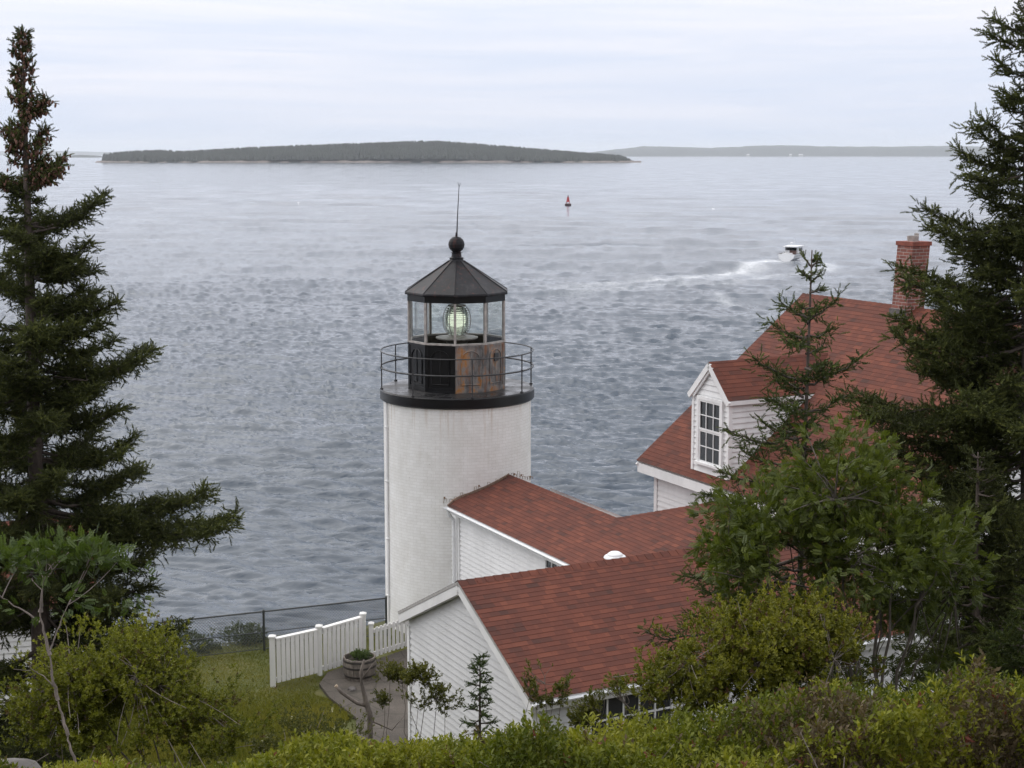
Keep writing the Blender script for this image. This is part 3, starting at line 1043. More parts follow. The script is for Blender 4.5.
# --- main house
RV, RZ, EV, EZ = 23.27, -3.342, 18.59, -7.01
PT = (RZ - EZ) / (RV - EV)
MU0, MU1 = 21.0, 29.63                       # near and far ends of the roof
EVr = 2 * RV - EV
roof('main_roof', [L(MU1, EV, EZ), L(MU0, EV, EZ), L(MU0, RV, RZ), L(MU1, RV, RZ)], SU)
roof('main_roof', [L(MU0, EVr, EZ), L(MU1, EVr, EZ), L(MU1, RV, RZ), L(MU0, RV, RZ)], SU)
cap_line(L(MU1, RV, RZ), L(MU0, RV, RZ), (.13, .10), HS)
WV0, WV1, WU0, WU1 = 18.95, 27.59, 21.35, 29.3
zs = lambda v: EZ + PT * (v - EV) - .06
GB = -12.3
wall('main_wall', [L(WU1, WV0, GB), L(WU0, WV0, GB), L(WU0, WV0, zs(WV0)), L(WU1, WV0, zs(WV0))], SU)
wall('main_wall', [L(WU0, WV0, GB), L(WU0, WV1, GB), L(WU0, WV1, zs(WV0)), L(WU0, RV, zs(RV)), L(WU0, WV0, zs(WV0))], SV)
wall('main_wall', [L(WU1, WV1, GB), L(WU1, WV0, GB), L(WU1, WV0, zs(WV0)), L(WU1, RV, zs(RV)), L(WU1, WV1, zs(WV0))], SV)
wall('main_wall', [L(WU0, WV1, GB), L(WU1, WV1, GB), L(WU1, WV1, zs(WV0)), L(WU0, WV1, zs(WV0))], SU)
tr_ = MB()                                   # fascia, soffit, rake boards, corner boards
tr_.box(L(MU0, EV + .02, EZ - .27), L(MU1 - .02, EV + .06, EZ - .055))
tr_.box(L(MU0 + .01, EV + .065, EZ - .27), L(MU1 - .03, WV0 - .03, EZ - .24))
for uu in (MU1 - .03, MU0 + .03):
    tr_.beam(L(uu, EV + .03, EZ - .16), L(uu, RV, RZ - .16), .04, .20, (0, 0, 1))
    tr_.beam(L(uu, EVr - .03, EZ - .16), L(uu, RV, RZ - .16), .04, .20, (0, 0, 1))
for uu, vv in ((WU1, WV0), (WU0, WV0), (WU0, WV1)):
    tr_.box(L(uu - .06, vv - .042, GB), L(uu + .06, vv + .06, EZ - .28))
tr_.build('main_trim', M['trim'], HS)
# --- dormer
DV, DU0, DU1, DZE, DZP = 18.79, 26.28, 27.60, -5.08, -4.43
DUm = (DU0 + DU1) / 2
vroof = lambda z: EV + (z - EZ) / PT
DM = MB()
n_ = courses(DM, [L(DU1, DV, zs(DV) + .05), L(DU0, DV, zs(DV) + .05), L(DU0, DV, DZE), L(DUm, DV, DZP - .05), L(DU1, DV, DZE)], SU, .122, .026)
courses(DM, [L(DU0, DV, zs(DV) + .04), L(DU0, vroof(DZE) + .1, DZE), L(DU0, DV, DZE)], SV, .122, .026)
courses(DM, [L(DU1, vroof(DZE) + .1, DZE), L(DU1, DV, zs(DV) + .04), L(DU1, DV, DZE)], SV, .122, .026)
DORM = DM.build('dormer', M['white'], HS)
de = .10
dz_ = (DZP - DZE) / (DU1 - DUm) * de
vr = vroof(DZP + .03)
roof('dormer_roof', [L(DU0 - de, DV - .10, DZE - dz_ + .03), L(DU0 - de, vroof(DZE - dz_ + .03), DZE - dz_ + .03), L(DUm, vr, DZP + .03), L(DUm, DV - .10, DZP + .03)], SV, DORM, .04)
roof('dormer_roof', [L(DU1 + de, vroof(DZE - dz_ + .03), DZE - dz_ + .03), L(DU1 + de, DV - .10, DZE - dz_ + .03), L(DUm, DV - .10, DZP + .03), L(DUm, vr, DZP + .03)], SV, DORM, .04)
dt = MB()
for sg in (-1, 1):
    uu = DUm + sg * (DU1 - DUm + de - .01)
    dt.beam(L(uu, DV - .085, DZE - dz_ - .05), L(DUm, DV - .085, DZP - .05), .04, .12)
    dt.beam(L(uu - sg * .12, DV - .055, DZE - dz_ - .03), L(DUm, DV - .055, DZP - .13), .04, .10)
    dt.beam(L(uu, DV - .10, DZE - dz_ - .025), L(uu, vroof(DZE) - .05, DZE - dz_ - .025), .03, .09)
    dt.box(L(DUm + sg * (DU1 - DUm) - .045, DV - .042, zs(DV) + .05), L(DUm + sg * (DU1 - DUm) + .03, DV + .05, DZE - .05))
dt.build('dormer_trim', M['trim'], DORM)


def window_u(parent, u0, u1, z0, z1, v, rows, cols, split=True, name='window'):
    """double-hung window in a wall that faces -V (left); returns frame with panes under parent"""
    f = MB(); fw = .075
    for a, b in ((u0 - fw, u0), (u1, u1 + fw)): f.box(L(a, v - .075, z0 - fw), L(b, v + .03, z1 + fw))
    f.box(L(u0, v - .075, z1), L(u1, v + .03, z1 + fw))
    f.box(L(u0 - fw - .03, v - .105, z0 - fw - .03), L(u1 + fw + .03, v + .03, z0 - fw + .02))
    f.build('window_frame', M['trim'], parent)
    s = MB(); zm = (z0 + z1) / 2; sw = .04
    for i, (a, b) in enumerate(((z0 - fw + .02, zm), (zm, z1))):
        vv = v - .052 - (.012 if i else 0)
        s.box(L(u0, vv, a), L(u0 + sw, vv + .02, b)); s.box(L(u1 - sw, vv, a), L(u1, vv + .02, b))
        s.box(L(u0 + sw, vv, a), L(u1 - sw, vv + .02, a + sw)); s.box(L(u0 + sw, vv, b - sw), L(u1 - sw, vv + .02, b))
        for k in range(1, cols):
            c_ = u0 + (u1 - u0) * k / cols
            s.box(L(c_ - .011, vv + .002, a + sw), L(c_ + .011, vv + .016, b - sw))
        for k in range(1, rows):
            c_ = a + (b - a) * k / rows
            s.box(L(u0 + sw, vv + .004, c_ - .011), L(u1 - sw, vv + .014, c_ + .011))
    s.build('window_sash', M['trim'], parent)
    p = MB(); p.poly([L(u1 - .005, v - .034, z0 - .05), L(u0 + .005, v - .034, z0 - .05), L(u0 + .005, v - .034, z1 - .005), L(u1 - .005, v - .034, z1 - .005)])
    p.build('window_pane', M['pane'], parent)


window_u(DORM, 26.52, 27.32, -6.58, -5.26, DV, 2, 3)
# --- chimney on the main ridge
CH = MB()
cz0, cz1 = RZ - .75, -1.86
cx, cy = L(25.93, 23.22, 0)[:2]
sh = np.array([.0, .0])


def frustum_uv(mb, c0, c1, r0, r1, z0, z1):
    A = [(c0[0] + r0 * x, c0[1] + r0 * y, z0) for x, y in ((-1, -1), (1, -1), (1, 1), (-1, 1))]
    B = [(c1[0] + r1 * x, c1[1] + r1 * y, z1) for x, y in ((-1, -1), (1, -1), (1, 1), (-1, 1))]
    for i in range(4):
        j = (i + 1) % 4
        mb.poly([A[i], A[j], B[j], B[i]], [(i * .63, z0), (i * .63 + 2 * r0, z0), (i * .63 + 2 * r1, z1), (i * .63, z1)])
    mb.poly(B, [(0, 0), (.1, 0), (.1, .1), (0, .1)])


lean = np.array([.09, -.07])
frustum_uv(CH, (cx, cy), (cx + lean[0], cy + lean[1]), .245, .245, cz0 - GZ, cz1 - GZ - .12)
CHO = CH.build('chimney', M['brick'], HS)
cc = MB()
frustum_uv(cc, (cx + lean[0], cy + lean[1]), (cx + lean[0], cy + lean[1]), .272, .272, cz1 - GZ - .119, cz1 - GZ - .03)
cc.build('chimney_cap', M['brickcap'], CHO)
cp = MB()
cp.lathe([(.12, cz1 - GZ - .03), (.13, cz1 - GZ + .09), (.10, cz1 - GZ + .09), (.09, cz1 - GZ - .02)], 20, c=(cx + lean[0] - .03, cy + lean[1]), closed=True)
cp.lathe([(.05, cz1 - GZ - .03), (.05, cz1 - GZ + .13), (.04, cz1 - GZ + .14), (.03, cz1 - GZ - .02)], 16, c=(cx + lean[0] + .16, cy + lean[1] + .1), closed=True)
cp.build('chimney_pot', M['mullion'], CHO, True, 40)
fl = MB(); frustum_uv(fl, (cx, cy), (cx, cy), .262, .255, cz0 - GZ + .3, RZ - GZ - .03)
fl.build('chimney_flashing', mat_simple('lead_flashing', (.10, .09, .085), .5, .4, 8), CHO)

# --- passage from tower to house, and the lean-to plane that carries on from it
BV, BZ, BEV = 17.25, -7.957, 15.51
KB = .3426
BEZ = BZ - KB * (BV - BEV)
pb_ = lambda u, v: L(u, v, BZ - KB * (BV - v))
TU = 35.28                                        # tower axis along U
# edge of the roof against the round tower
tv = 16.69
edge = []
for v in np.linspace(BV, BEV, 9):
    edge.append((TU - math.sqrt(max(0.05, 1.93 ** 2 - (v - tv) ** 2)), v))
edge[-1] = (edge[-1][0] - .42, BEV)
edge[-2] = (edge[-2][0] - .12, edge[-2][1])
AU, AV, AZ_, KA = 23.25, 10.98, -7.306, .475      # wing ridge
ua = lambda z: AU + (AZ_ - z) / KA                # back slope of the wing at height z
B1u, Hu, Hv = 28.27, 26.57, 18.95
poly = [pb_(*e) for e in edge] + [pb_(ua(BEZ) + .02, BEV), pb_(ua(BZ - KB * (BV - 18.9)) + .02, 18.93), pb_(Hu, Hv - .02), pb_(B1u, BV)]
roof('passage_roof', poly, SU)
r2_ = lambda u, v: L(u, v, BZ - .62 * (v - BV))
roof('passage_roof', [r2_(B1u, BV), r2_(B1u, 18.99), r2_(TU - 1.05, 18.99), r2_(edge[0][0], BV)][::1], SU)
hp = MB(); hp.poly([pb_(B1u, BV), pb_(Hu, Hv - .02), L(28.27, Hv - .02, BZ - 1.05)][::-1], [(0, 0), (1, 0), (1, 1)])
hp.build('hip_roof', M['shingle'], HS)
cap_line(pb_(edge[0][0], BV), pb_(B1u, BV), (.12, .035), HS)
cap_line(pb_(B1u, BV), pb_(Hu, Hv - .02), (.10, .015), HS)
BW = BEV + .24
wall('passage_wall', [L(TU - 1.6, BW, GB), L(24.6, BW, GB), L(24.6, BW, BEZ + .02), L(TU - 1.6, BW, BEZ + .02)], SU)
wall('passage_wall', [L(24, 18.75, GB), L(TU - 1.2, 18.75, GB), L(TU - 1.2, 18.75, BEZ), L(24, 18.75, BEZ)], SU)
bt = MB()
bt.box(L(25.9, BEV + .02, BEZ - .16), L(edge[-1][0], BEV + .05, BEZ - .052))
bt.box(L(25.9, BEV + .055, BEZ - .16), L(edge[-1][0] + .1, BW - .03, BEZ - .135))
bt.box(L(33.15, BW - .045, GB), L(33.3, BW + .05, BEZ - .17))
bt.build('passage_trim', M['trim'], HS)
gt = MB()


def gutter(mb, p, q, out):
    """half-round eaves gutter from p to q, opening up; out = outward unit vector"""
    p, q, o_ = np.array(p, float), np.array(q, float), np.array(out, float)
    r = .055
    prof_ = [(-r * math.cos(a), -r * math.sin(a)) for a in np.linspace(0, PI, 9)]
    prof_ += [(x * .86, y * .86) for x, y in prof_[::-1]]
    A = [p + o_ * (x + r) + np.array([0, 0, y]) for x, y in prof_]
    B = [q + o_ * (x + r) + np.array([0, 0, y]) for x, y in prof_]
    k = len(prof_)
    mb.mesh(A + B, [(i, (i + 1) % k, k + (i + 1) % k, k + i) for i in range(k)] + [tuple(range(8, -1, -1)), tuple(range(k, k + 9))])


gutter(gt, L(25.9, BEV + .018, BEZ - .03), L(edge[-1][0] + .12, BEV + .018, BEZ - .03), (-1, 0, 0))
dx = L(edge[-1][0] - .02, BEV - .03, GZ)
gt.tube([dx + np.array([0, 0, BEZ - GZ - .07]), dx + np.array([.03, 0, BEZ - GZ - .2]), dx + np.array([.16, .0, BEZ - GZ - .34]), dx + np.array([.17, 0, .1])], .042, 10)
gt.build('passage_gutter', M['gutter'], HS)
# window high in the passage wall, under the eave
PW = MB(); PW.poly([L(28.7, BW - .034, -9.35), L(27.4, BW - .034, -9.35), L(27.4, BW - .034, BEZ - .12), L(28.7, BW - .034, BEZ - .12)])
PWo = PW.build('window', M['pane'], HS)
pf = MB()
for uu in (28.74, 27.36): pf.box(L(uu - .05, BW - .065, -9.45), L(uu + .05, BW + .02, BEZ - .12))
for k in range(1, 5): pf.box(L(27.4 + .26 * k - .012, BW - .055, -9.35), L(27.4 + .26 * k + .012, BW - .036, BEZ - .12))
pf.box(L(27.4, BW - .057, -9.0), L(28.7, BW - .037, -8.97))
pf.build('frame', M['trim'], PWo)
# rusted wire loops of flashing where the passage roof meets the tower
sp = MB()
for v in np.arange(BEV + .05, 18.3, .115):
    uu = TU - math.sqrt(max(.05, 1.915 ** 2 - (v - tv) ** 2))
    zz = BZ - KB * abs(BV - v)
    hh = .05 + .11 * random.random() ** 1.5
    j = random.uniform(-.03, .03)
    a, b, c_ = L(uu, v, zz - .02), L(uu - .02, v + j, zz + hh), L(uu - .03, v + j + .06, zz + hh * random.uniform(.5, 1.1))
    sp.tube([a, b, c_, L(uu - .02, v + .07, zz + .0)],   .0065, 4)
    if random.random() < .5: sp.box(L(uu - .04, v + j - .015, zz + hh - .04), L(uu - .02, v + j + .02, zz + hh + .01))
sp.build('bird_wire', mat_simple('rusty_wire', (.22, .15, .10), .8, .3, 20), HS)
fs = MB()
for i in range(8):
    a, b = edge[i], edge[i + 1]
    A, B = pb_(a[0] + .03, a[1]), pb_(b[0] + .03, b[1])
    fs.beam(A + np.array([0, 0, .02]), B + np.array([0, 0, .02]), .03, .06)
fs.build('flashing', mat_simple('brown_flashing', (.23, .16, .12), .7, .35, 12), HS)

# --- front wing
AaL, AaR = 2.65, 2.71
AEZ = AZ_ - KA * AaR
AEND = 18.93
eu0, eu1 = AU - AaR, AU + AaL
roof('wing_roof', [L(eu0, AV, AEZ), L(eu0, AEND, AEZ), L(AU, AEND, AZ_), L(AU, AV, AZ_)], SV)
roof('wing_roof', [L(eu1, AEND, AZ_ - KA * AaL), L(eu1, AV, AZ_ - KA * AaL), L(AU, AV, AZ_), L(AU, AEND, AZ_)], SV)
cap_line(L(AU, AV, AZ_), L(AU, AEND, AZ_), (.13, .05), HS)
WGv = AV + .16
wu0, wu1 = eu0 + .22, eu1 - .20
za = lambda u: AZ_ - KA * abs(u - AU) - .055
M['wing_shaded'] = mat_white_paint('shaded_wing_paint', (.62, .625, .63), .22)  # white siding greyed in colour to carry the shade on gable and front
wall('wing_wall', [L(wu1, WGv, GB), L(wu0, WGv, GB), L(wu0, WGv, za(wu0)), L(AU, WGv, za(AU)), L(wu1, WGv, za(wu1))], SU, mat=M['wing_shaded'])
wall('wing_wall', [L(wu0, WGv, GB), L(wu0, AEND - .2, GB), L(wu0, AEND - .2, za(wu0)), L(wu0, WGv, za(wu0))], SV, mat=M['wing_shaded'])
wall('wing_wall', [L(wu1, AEND, GB), L(wu1, WGv, GB), L(wu1, WGv, za(wu1)), L(wu1, AEND, za(wu1))], SV)
wall('wing_wall', [L(wu0, AEND - .2, GB), L(wu1, AEND - .2, GB), L(wu1, AEND - .2, za(wu1)), L(AU, AEND - .2, za(AU)), L(wu0, AEND - .2, za(wu0))], SU)
wt_ = MB()
for vv in (AV + .025, AEND - .02):
    for e_, zz in ((eu0, AEZ), (eu1, AZ_ - KA * AaL)):
        wt_.beam(L(e_, vv, zz - .135), L(AU, vv, AZ_ - .135), .035, .17)
wt_.beam(L(eu1, AV + .085, za(eu1) - .10), L(AU, AV + .085, za(AU) - .10), .08, .14)
wt_.beam(L(eu0, AV + .085, za(eu0) - .10), L(AU, AV + .085, za(AU) - .10), .08, .14)
wt_.box(L(eu0 + .02, AV + .05, AEZ - .19), L(eu0 + .05, AEND - .05, AEZ - .055))
wt_.box(L(eu0 + .055, AV + .13, AEZ - .19), L(wu0 - .03, AEND - .05, AEZ - .165))
for uu in (wu0, wu1): wt_.box(L(uu - .045, WGv - .042, GB), L(uu + .045, WGv + .07, AEZ - .2))
wt_.build('wing_trim', M['trim'], HS)
gt = MB(); gutter(gt, L(eu0 + .018, AV + .03, AEZ - .03), L(eu0 + .018, AEND - .03, AEZ - .03), (0, -1, 0))
gt.build('wing_gutter', M['gutter'], HS)
# long window in the front wall of the wing
wv0, wv1, wz0, wz1 = AV + 1.2, AV + 2.75, AEZ - 1.05, AEZ - .25
ww = MB(); ww.poly([L(wu0 - .034, wv0, wz0), L(wu0 - .034, wv1, wz0), L(wu0 - .034, wv1, wz1), L(wu0 - .034, wv0, wz1)])
WWo = ww.build('window', M['pane'], HS)
wf = MB()
for a in (wv0 - .07, wv1): wf.box(L(wu0 - .075, a, wz0 - .07), L(wu0 + .02, a + .07, wz1 + .04))
wf.box(L(wu0 - .075, wv0, wz1), L(wu0 + .02, wv1, wz1 + .04)); wf.box(L(wu0 - .075, wv0, wz0 - .07), L(wu0 + .02, wv1, wz0))
for k in range(1, 5):
    c_ = wv0 + (wv1 - wv0) * k / 5
    wf.box(L(wu0 - .06, c_ - .014, wz0), L(wu0 - .036, c_ + .014, wz1))
wf.box(L(wu0 - .058, wv0, wz0 + .42), L(wu0 - .038, wv1, wz0 + .45))
wf.build('frame', M['trim'], WWo)
# windows in the near gable wall of the main house
for vv in (21.2, 24.6):
    g_ = MB(); g_.poly([L(WU0 - .034, vv, -9.6), L(WU0 - .034, vv + .85, -9.6), L(WU0 - .034, vv + .85, -8.1), L(WU0 - .034, vv, -8.1)])
    go = g_.build('window', M['pane'], HS)
    f_ = MB()
    for a in (vv - .08, vv + .85): f_.box(L(WU0 - .065, a, -9.7), L(WU0 + .02, a + .08, -8.0))
    for z in (-9.7, -8.1): f_.box(L(WU0 - .067, vv, z), L(WU0 + .02, vv + .85, z + .1))
    f_.box(L(WU0 - .057, vv, -8.87), L(WU0 - .036, vv + .85, -8.83)); f_.box(L(WU0 - .055, vv + .41, -9.6), L(WU0 - .038, vv + .44, -8.1))
    f_.build('frame', M['trim'], go)
# white mushroom vent on the roof behind the wing ridge
vp = on_z(615, 550, -7.38)
vu, vv = vp[0] * UX + vp[1] * UY, vp[0] * VX + vp[1] * VY
vz = AZ_ - KA * abs(vu - AU)
c0 = L(vu, vv, vz)
mv = MB()
mv.lathe([(.11, c0[2] - .15), (.12, c0[2] + .16), (.20, c0[2] + .15), (.215, c0[2] + .17), (.195, c0[2] + .20), (.15, c0[2] + .205), (.14, c0[2] + .24), (.09, c0[2] + .275), (.005, c0[2] + .285)], 32, c=(c0[0], c0[1]))
mv.build('roof_vent', M['gutter'], HS, True, 35)

# ------------------------------------------------------------------ oil house, mostly behind the left spruce
OH = empty('oil_house', (-11.75, 31.6, GZ), math.radians(16), 'small white building with red roof, half hidden behind the left spruce', 'shed')
o_w = MB()
ox, oy, oz, opk = 2.6, 1.7, 3.0, 4.25
for poly_, s_ in (([(-ox, -oy, -.5), (ox, -oy, -.5), (ox, -oy, oz), (-ox, -oy, oz)], SV), ([(ox, -oy, -.5), (ox, oy, -.5), (ox, oy, oz), (ox, 0, opk), (ox, -oy, oz)], SU),
                  ([(-ox, oy, -.5), (-ox, -oy, -.5), (-ox, -oy, oz), (-ox, 0, opk), (-ox, oy, oz)], SU), ([(ox, oy, -.5), (-ox, oy, -.5), (-ox, oy, oz), (ox, oy, oz)], SV)):
    courses(o_w, poly_, s_, .122, .026)
o_w.build('wall', M['white'], OH)
kk = (opk - oz) / oy
roof('roof', [(-ox - .2, -oy - .25, oz + .06 - .25 * kk), (ox + .2, -oy - .25, oz + .06 - .25 * kk), (ox + .2, 0, opk + .06), (-ox - .2, 0, opk + .06)], SV, OH)
roof('roof', [(ox + .2, oy + .25, oz + .06 - .25 * kk), (-ox - .2, oy + .25, oz + .06 - .25 * kk), (-ox - .2, 0, opk + .06), (ox + .2, 0, opk + .06)], SV, OH)
ot = MB()
ot.box((-ox - .18, -oy - .23, oz - .33), (ox + .18, -oy - .20, oz - .14))
for sg in (-1, 1): ot.beam((ox + .17, sg * (oy + .24), oz - .26), (ox + .17, 0, opk - .07), .03, .16)
ot.build('trim', M['trim'], OH)

# ------------------------------------------------------------------ picket fence by the yard
FN = empty('picket_fence', (-4.47, 34.4, GZ), 0, 'white picket fence with square posts turning the corner of the yard', 'fence')
fo = np.array([-4.47, 34.4, GZ])


def gz_at(x, y): return float(terrain_z(x, y))


POSTS = [(-5.46, 33.65, 1.17), (-4.49, 34.42, 1.17), (-3.56, 35.4, 1.17)]
for x, y, hgt in POSTS + [(-3.36, 35.3, .96), (-2.52, 36.2, .90)]:
    p_ = MB(); hw = .06 if hgt > 1 else .05
    z0 = -.3
    p_.box((x - fo[0] - hw, y - fo[1] - hw, z0), (x - fo[0] + hw, y - fo[1] + hw, hgt))
    p_.box((x - fo[0] - hw - .02, y - fo[1] - hw - .02, hgt + .002), (x - fo[0] + hw + .02, y - fo[1] + hw + .02, hgt + .035))
    b_ = hw + .02; cx0, cy0 = x - fo[0], y - fo[1]
    p_.mesh([(cx0 - b_, cy0 - b_, hgt + .036), (cx0 + b_, cy0 - b_, hgt + .036), (cx0 + b_, cy0 + b_, hgt + .036), (cx0 - b_, cy0 + b_, hgt + .036), (cx0, cy0, hgt + .075)], [(0, 1, 4), (1, 2, 4), (2, 3, 4), (3, 0, 4)])
    p_.build('post', M['fence'], FN)


def fence_panel(a, b, htop, zlow, n, w, t_=.025, cap=True):
    a, b = np.array(a) - fo[:2], np.array(b) - fo[:2]
    d = (b - a); Ln = np.linalg.norm(d); d /= Ln
    nrm = np.array([-d[1], d[0]])
    a2, b2 = a + d * .07, b - d * .07
    r = MB()
    if cap:
        r.beam((*a2, htop - .01), (*b2, htop - .01), .13, .04)
        r.build('cap_rail', M['fence'], FN)
    for z_ in (htop - .10, zlow + .06):
        r = MB(); r.beam((*a2, z_), (*b2, z_), .045, .09)
        r.build('rail', M['fence'], FN)
    for i in range(n):
        c_ = a2 + (b2 - a2) * (i + .5) / n - nrm * .045 + np.array([random.uniform(-.004, .004), 0])
        bk = MB()
        if i < n - 1:
            cb_ = a2 + (b2 - a2) * (i + 1) / n + nrm * .045
            bk.beam((*cb_, zlow), (*cb_, htop - .05), w * .9, t_, (nrm[0], nrm[1], 0))
            bk.build('picket', M['fence'], FN)
        k = MB()
        k.beam((*c_, zlow - random.uniform(0, .015)), (*c_, htop - (.03 if cap else .0) + random.uniform(-.006, .006)), w, t_, (nrm[0], nrm[1], 0))
        k.build('picket', M['fence'], FN)


fence_panel(POSTS[0][:2], POSTS[1][:2], 1.13, .10, 9, .095)
fence_panel(POSTS[1][:2], POSTS[2][:2], 1.13, .10, 9, .095)
fence_panel((-3.36, 35.3), (-2.52, 36.2), .88, .16, 8, .075, .022, False)

# ------------------------------------------------------------------ chain-link fence along the bluff
CL = [(-17.6, 31.4), (-14.77, 32.9), (-11.87, 34.0), (-8.97, 35.1), (-6.07, 36.2), (-3.17, 37.35)]
CF = empty('chain_link_fence', (-6.07, 36.2, GZ), 0, 'dark chain-link fence along the bluff edge left of the tower', 'fence')
co = np.array([-6.07, 36.2, GZ])
Hc = 1.0
for x, y in CL:
    zz = max(gz_at(x, y), GZ - .3) - co[2]
    p_ = MB(); p_.tube([(x - co[0], y - co[1], zz - .3), (x - co[0], y - co[1], Hc + .03)], .03, 8)
    p_.tube([(x - co[0], y - co[1], Hc + .03), (x - co[0], y - co[1], Hc + .06)], [.036, .012], 8)
    p_.build('post', M['chain'], CF)
for z, r_ in ((Hc, .021), (.48, .012), (.06, .008)):
    rl = MB(); rl.tube([(x - co[0], y - co[1], z) for x, y in CL], r_, 6)
    rl.build('rail', M['chain'], CF)
cm = MB()
for a, b in zip(CL[:-1], CL[1:]):
    A, B = np.array([a[0] - co[0], a[1] - co[1]]), np.array([b[0] - co[0], b[1] - co[1]])
    Ln = np.linalg.norm(B - A); st = .075
    k0 = int(Hc / st)
    for i in range(-k0, int(Ln / st)):
        for sg in (1, -1):
            s0, s1 = i * st, i * st + (Hc - .04)
            z0, z1 = (.04, Hc) if sg > 0 else (Hc, .04)
            if s0 < 0: z0 = z0 + (z1 - z0) * (-s0) / (s1 - s0); s0 = 0
            if s1 > Ln: z1 = z0 + (z1 - z0) * (Ln - s0) / (s1 - s0); s1 = Ln
            if s1 - s0 < .02: continue
            p, q = A + (B - A) * s0 / Ln, A + (B - A) * s1 / Ln
            cm.tube([(*p, z0), (*q, z1)], .0055, 3, False)
cm.build('wire_mesh', M['chain'], CF)

# ------------------------------------------------------------------ barrel planter on the patio
BP = (-3.52, 34.05, pz)
BR = empty('barrel_planter', BP, 0, 'half barrel planter of weathered wood with iron hoops on the patio', 'planter')
bb = MB()
nb = 22
rad = lambda z: .335 + .05 * math.sin(min(1, z / .5) * PI * .75)
for k in range(nb):
    a0, a1 = 2 * PI * k / nb + .012, 2 * PI * (k + 1) / nb - .012
    tops = .5 + random.uniform(-.006, .006)
    zsn = np.linspace(0, 1, 6) * tops
    V, F = [], []
    for z in zsn:
        for r_ in (rad(z), rad(z) - .03):
            for a in (a0, a1): V.append((r_ * math.sin(a), -r_ * math.cos(a), z))
    for i in range(5):
        b0, b1 = i * 4, i * 4 + 4
        F += [(b0, b0 + 1, b1 + 1, b1), (b0 + 3, b0 + 2, b1 + 2, b1 + 3), (b0 + 2, b0, b1, b1 + 2), (b0 + 1, b0 + 3, b1 + 3, b1 + 1)]
    F.append((20, 21, 23, 22))
    bb.mesh(V, F)
bb.build('staves', M['wood'], BR)
for z in (.09, .30, .44):
    hm = MB(); hm.lathe([(rad(z - .022) + .005, z - .022), (rad(z + .022) + .005, z + .022), (rad(z + .022) - .003, z + .023), (rad(z - .022) - .003, z - .021)], 44, closed=True)
    hm.build('hoop', M['hoop'], BR)
sm = MB(); sm.lathe([(.36, .40), (.2, .43), (.01, .44)], 32); sm.build('soil', M['soil'], BR)

# ------------------------------------------------------------------ foliage machinery
def norm(a): return a / np.maximum(1e-9, np.linalg.norm(a, axis=-1, keepdims=True))


def frames(d, roll=None):
    d = norm(d)
    up = np.zeros_like(d); up[:, 2] = 1
    bad = np.abs(d[:, 2]) > .95
    up[bad] = (1, 0, 0)
    s = norm(np.cross(d, up)); n = np.cross(s, d)
    if roll is not None:
        c, q = np.cos(roll)[:, None], np.sin(roll)[:, None]
        s, n = s * c + n * q, n * c - s * q
    return d, s, n


def stamp(tmplV, tmplT, pos, d, size, roll, col, jitter=.0, tcol=None):
    """put one little template (axis along +x of its own frame) at every pos"""
    d, s, n = frames(d, roll)
    k = len(tmplV)
    V = pos[:, None, :] + size[:, None, None] * (tmplV[None, :, 0, None] * d[:, None] + tmplV[None, :, 1, None] * s[:, None] + tmplV[None, :, 2, None] * n[:, None])
    T = (np.arange(len(pos))[:, None, None] * k + tmplT[None]).reshape(-1, 3)
    C = np.repeat(col[:, None, :], k, 1)
    if tcol is not None: C = C * tcol[None, :, None]
    return V.reshape(-1, 3), T, C.reshape(-1, 3)


def needle_template(n=11, seed=1):
    r = np.random.default_rng(seed)
    V, T = [], []
    for i in range(n):
        x = .05 + .9 * i / n
        a = i * 2.4 + r.uniform(-.3, .3)
        ln = .25 * (1 - .3 * x)
        c, s = math.cos(a), math.sin(a)
        tip = np.array([x + ln * .75, c * ln, s * ln * .8])
        base = np.array([x, 0, 0])
        w = np.array([.05, -s * .06, c * .06])
        b = len(V)
        V += [base - w, base + w, tip]
        T.append((b, b + 1, b + 2))
    b = len(V)
    V += [np.array([0, -.035, 0]), np.array([0, .035, 0]), np.array([1.05, 0, 0.02])]
    T.append((b, b + 1, b + 2))
    V += [np.array([0, 0, -.035]), np.array([0, 0, .035]), np.array([1.05, 0.02, 0])]
    T.append((b + 3, b + 4, b + 5))
    return np.array(V), np.array(T)


NV, NTri = needle_template(17)


def leaf_cluster_template(n, ln, wd, spread=.8, seed=1, fwd=.6):
    """n bent leaves round a twig tip; each leaf is two folded triangles pairs"""
    r = np.random.default_rng(seed)
    V, T = [], []
    for i in range(n):
        a = i * 2.399 + r.uniform(-.3, .3)
        x0 = .08 + .75 * i / n
        el = fwd + r.uniform(-.3, .3)
        d = np.array([math.sin(el), math.cos(el) * math.cos(a) * spread, math.cos(el) * math.sin(a) * spread])
        d /= np.linalg.norm(d)
        sidev = np.cross(d, np.array([1.0, 0, 0.1])); sidev /= np.linalg.norm(sidev)
        nn = np.cross(sidev, d)
        b0 = np.array([x0, 0, 0]) + d * .05
        L_ = ln * r.uniform(.75, 1.2); W_ = wd * r.uniform(.8, 1.2)
        b = len(V)
        V += [b0, b0 + d * L_ * .5 + sidev * W_ + nn * W_ * .35, b0 + d * L_ * .52, b0 + d * L_ * .5 - sidev * W_ + nn * W_ * .35, b0 + d * L_ - nn * L_ * .12]
        T += [(b, b + 2, b + 1), (b, b + 3, b + 2), (b + 1, b + 2, b + 4), (b + 2, b + 3, b + 4)]
    return np.array(V), np.array(T)


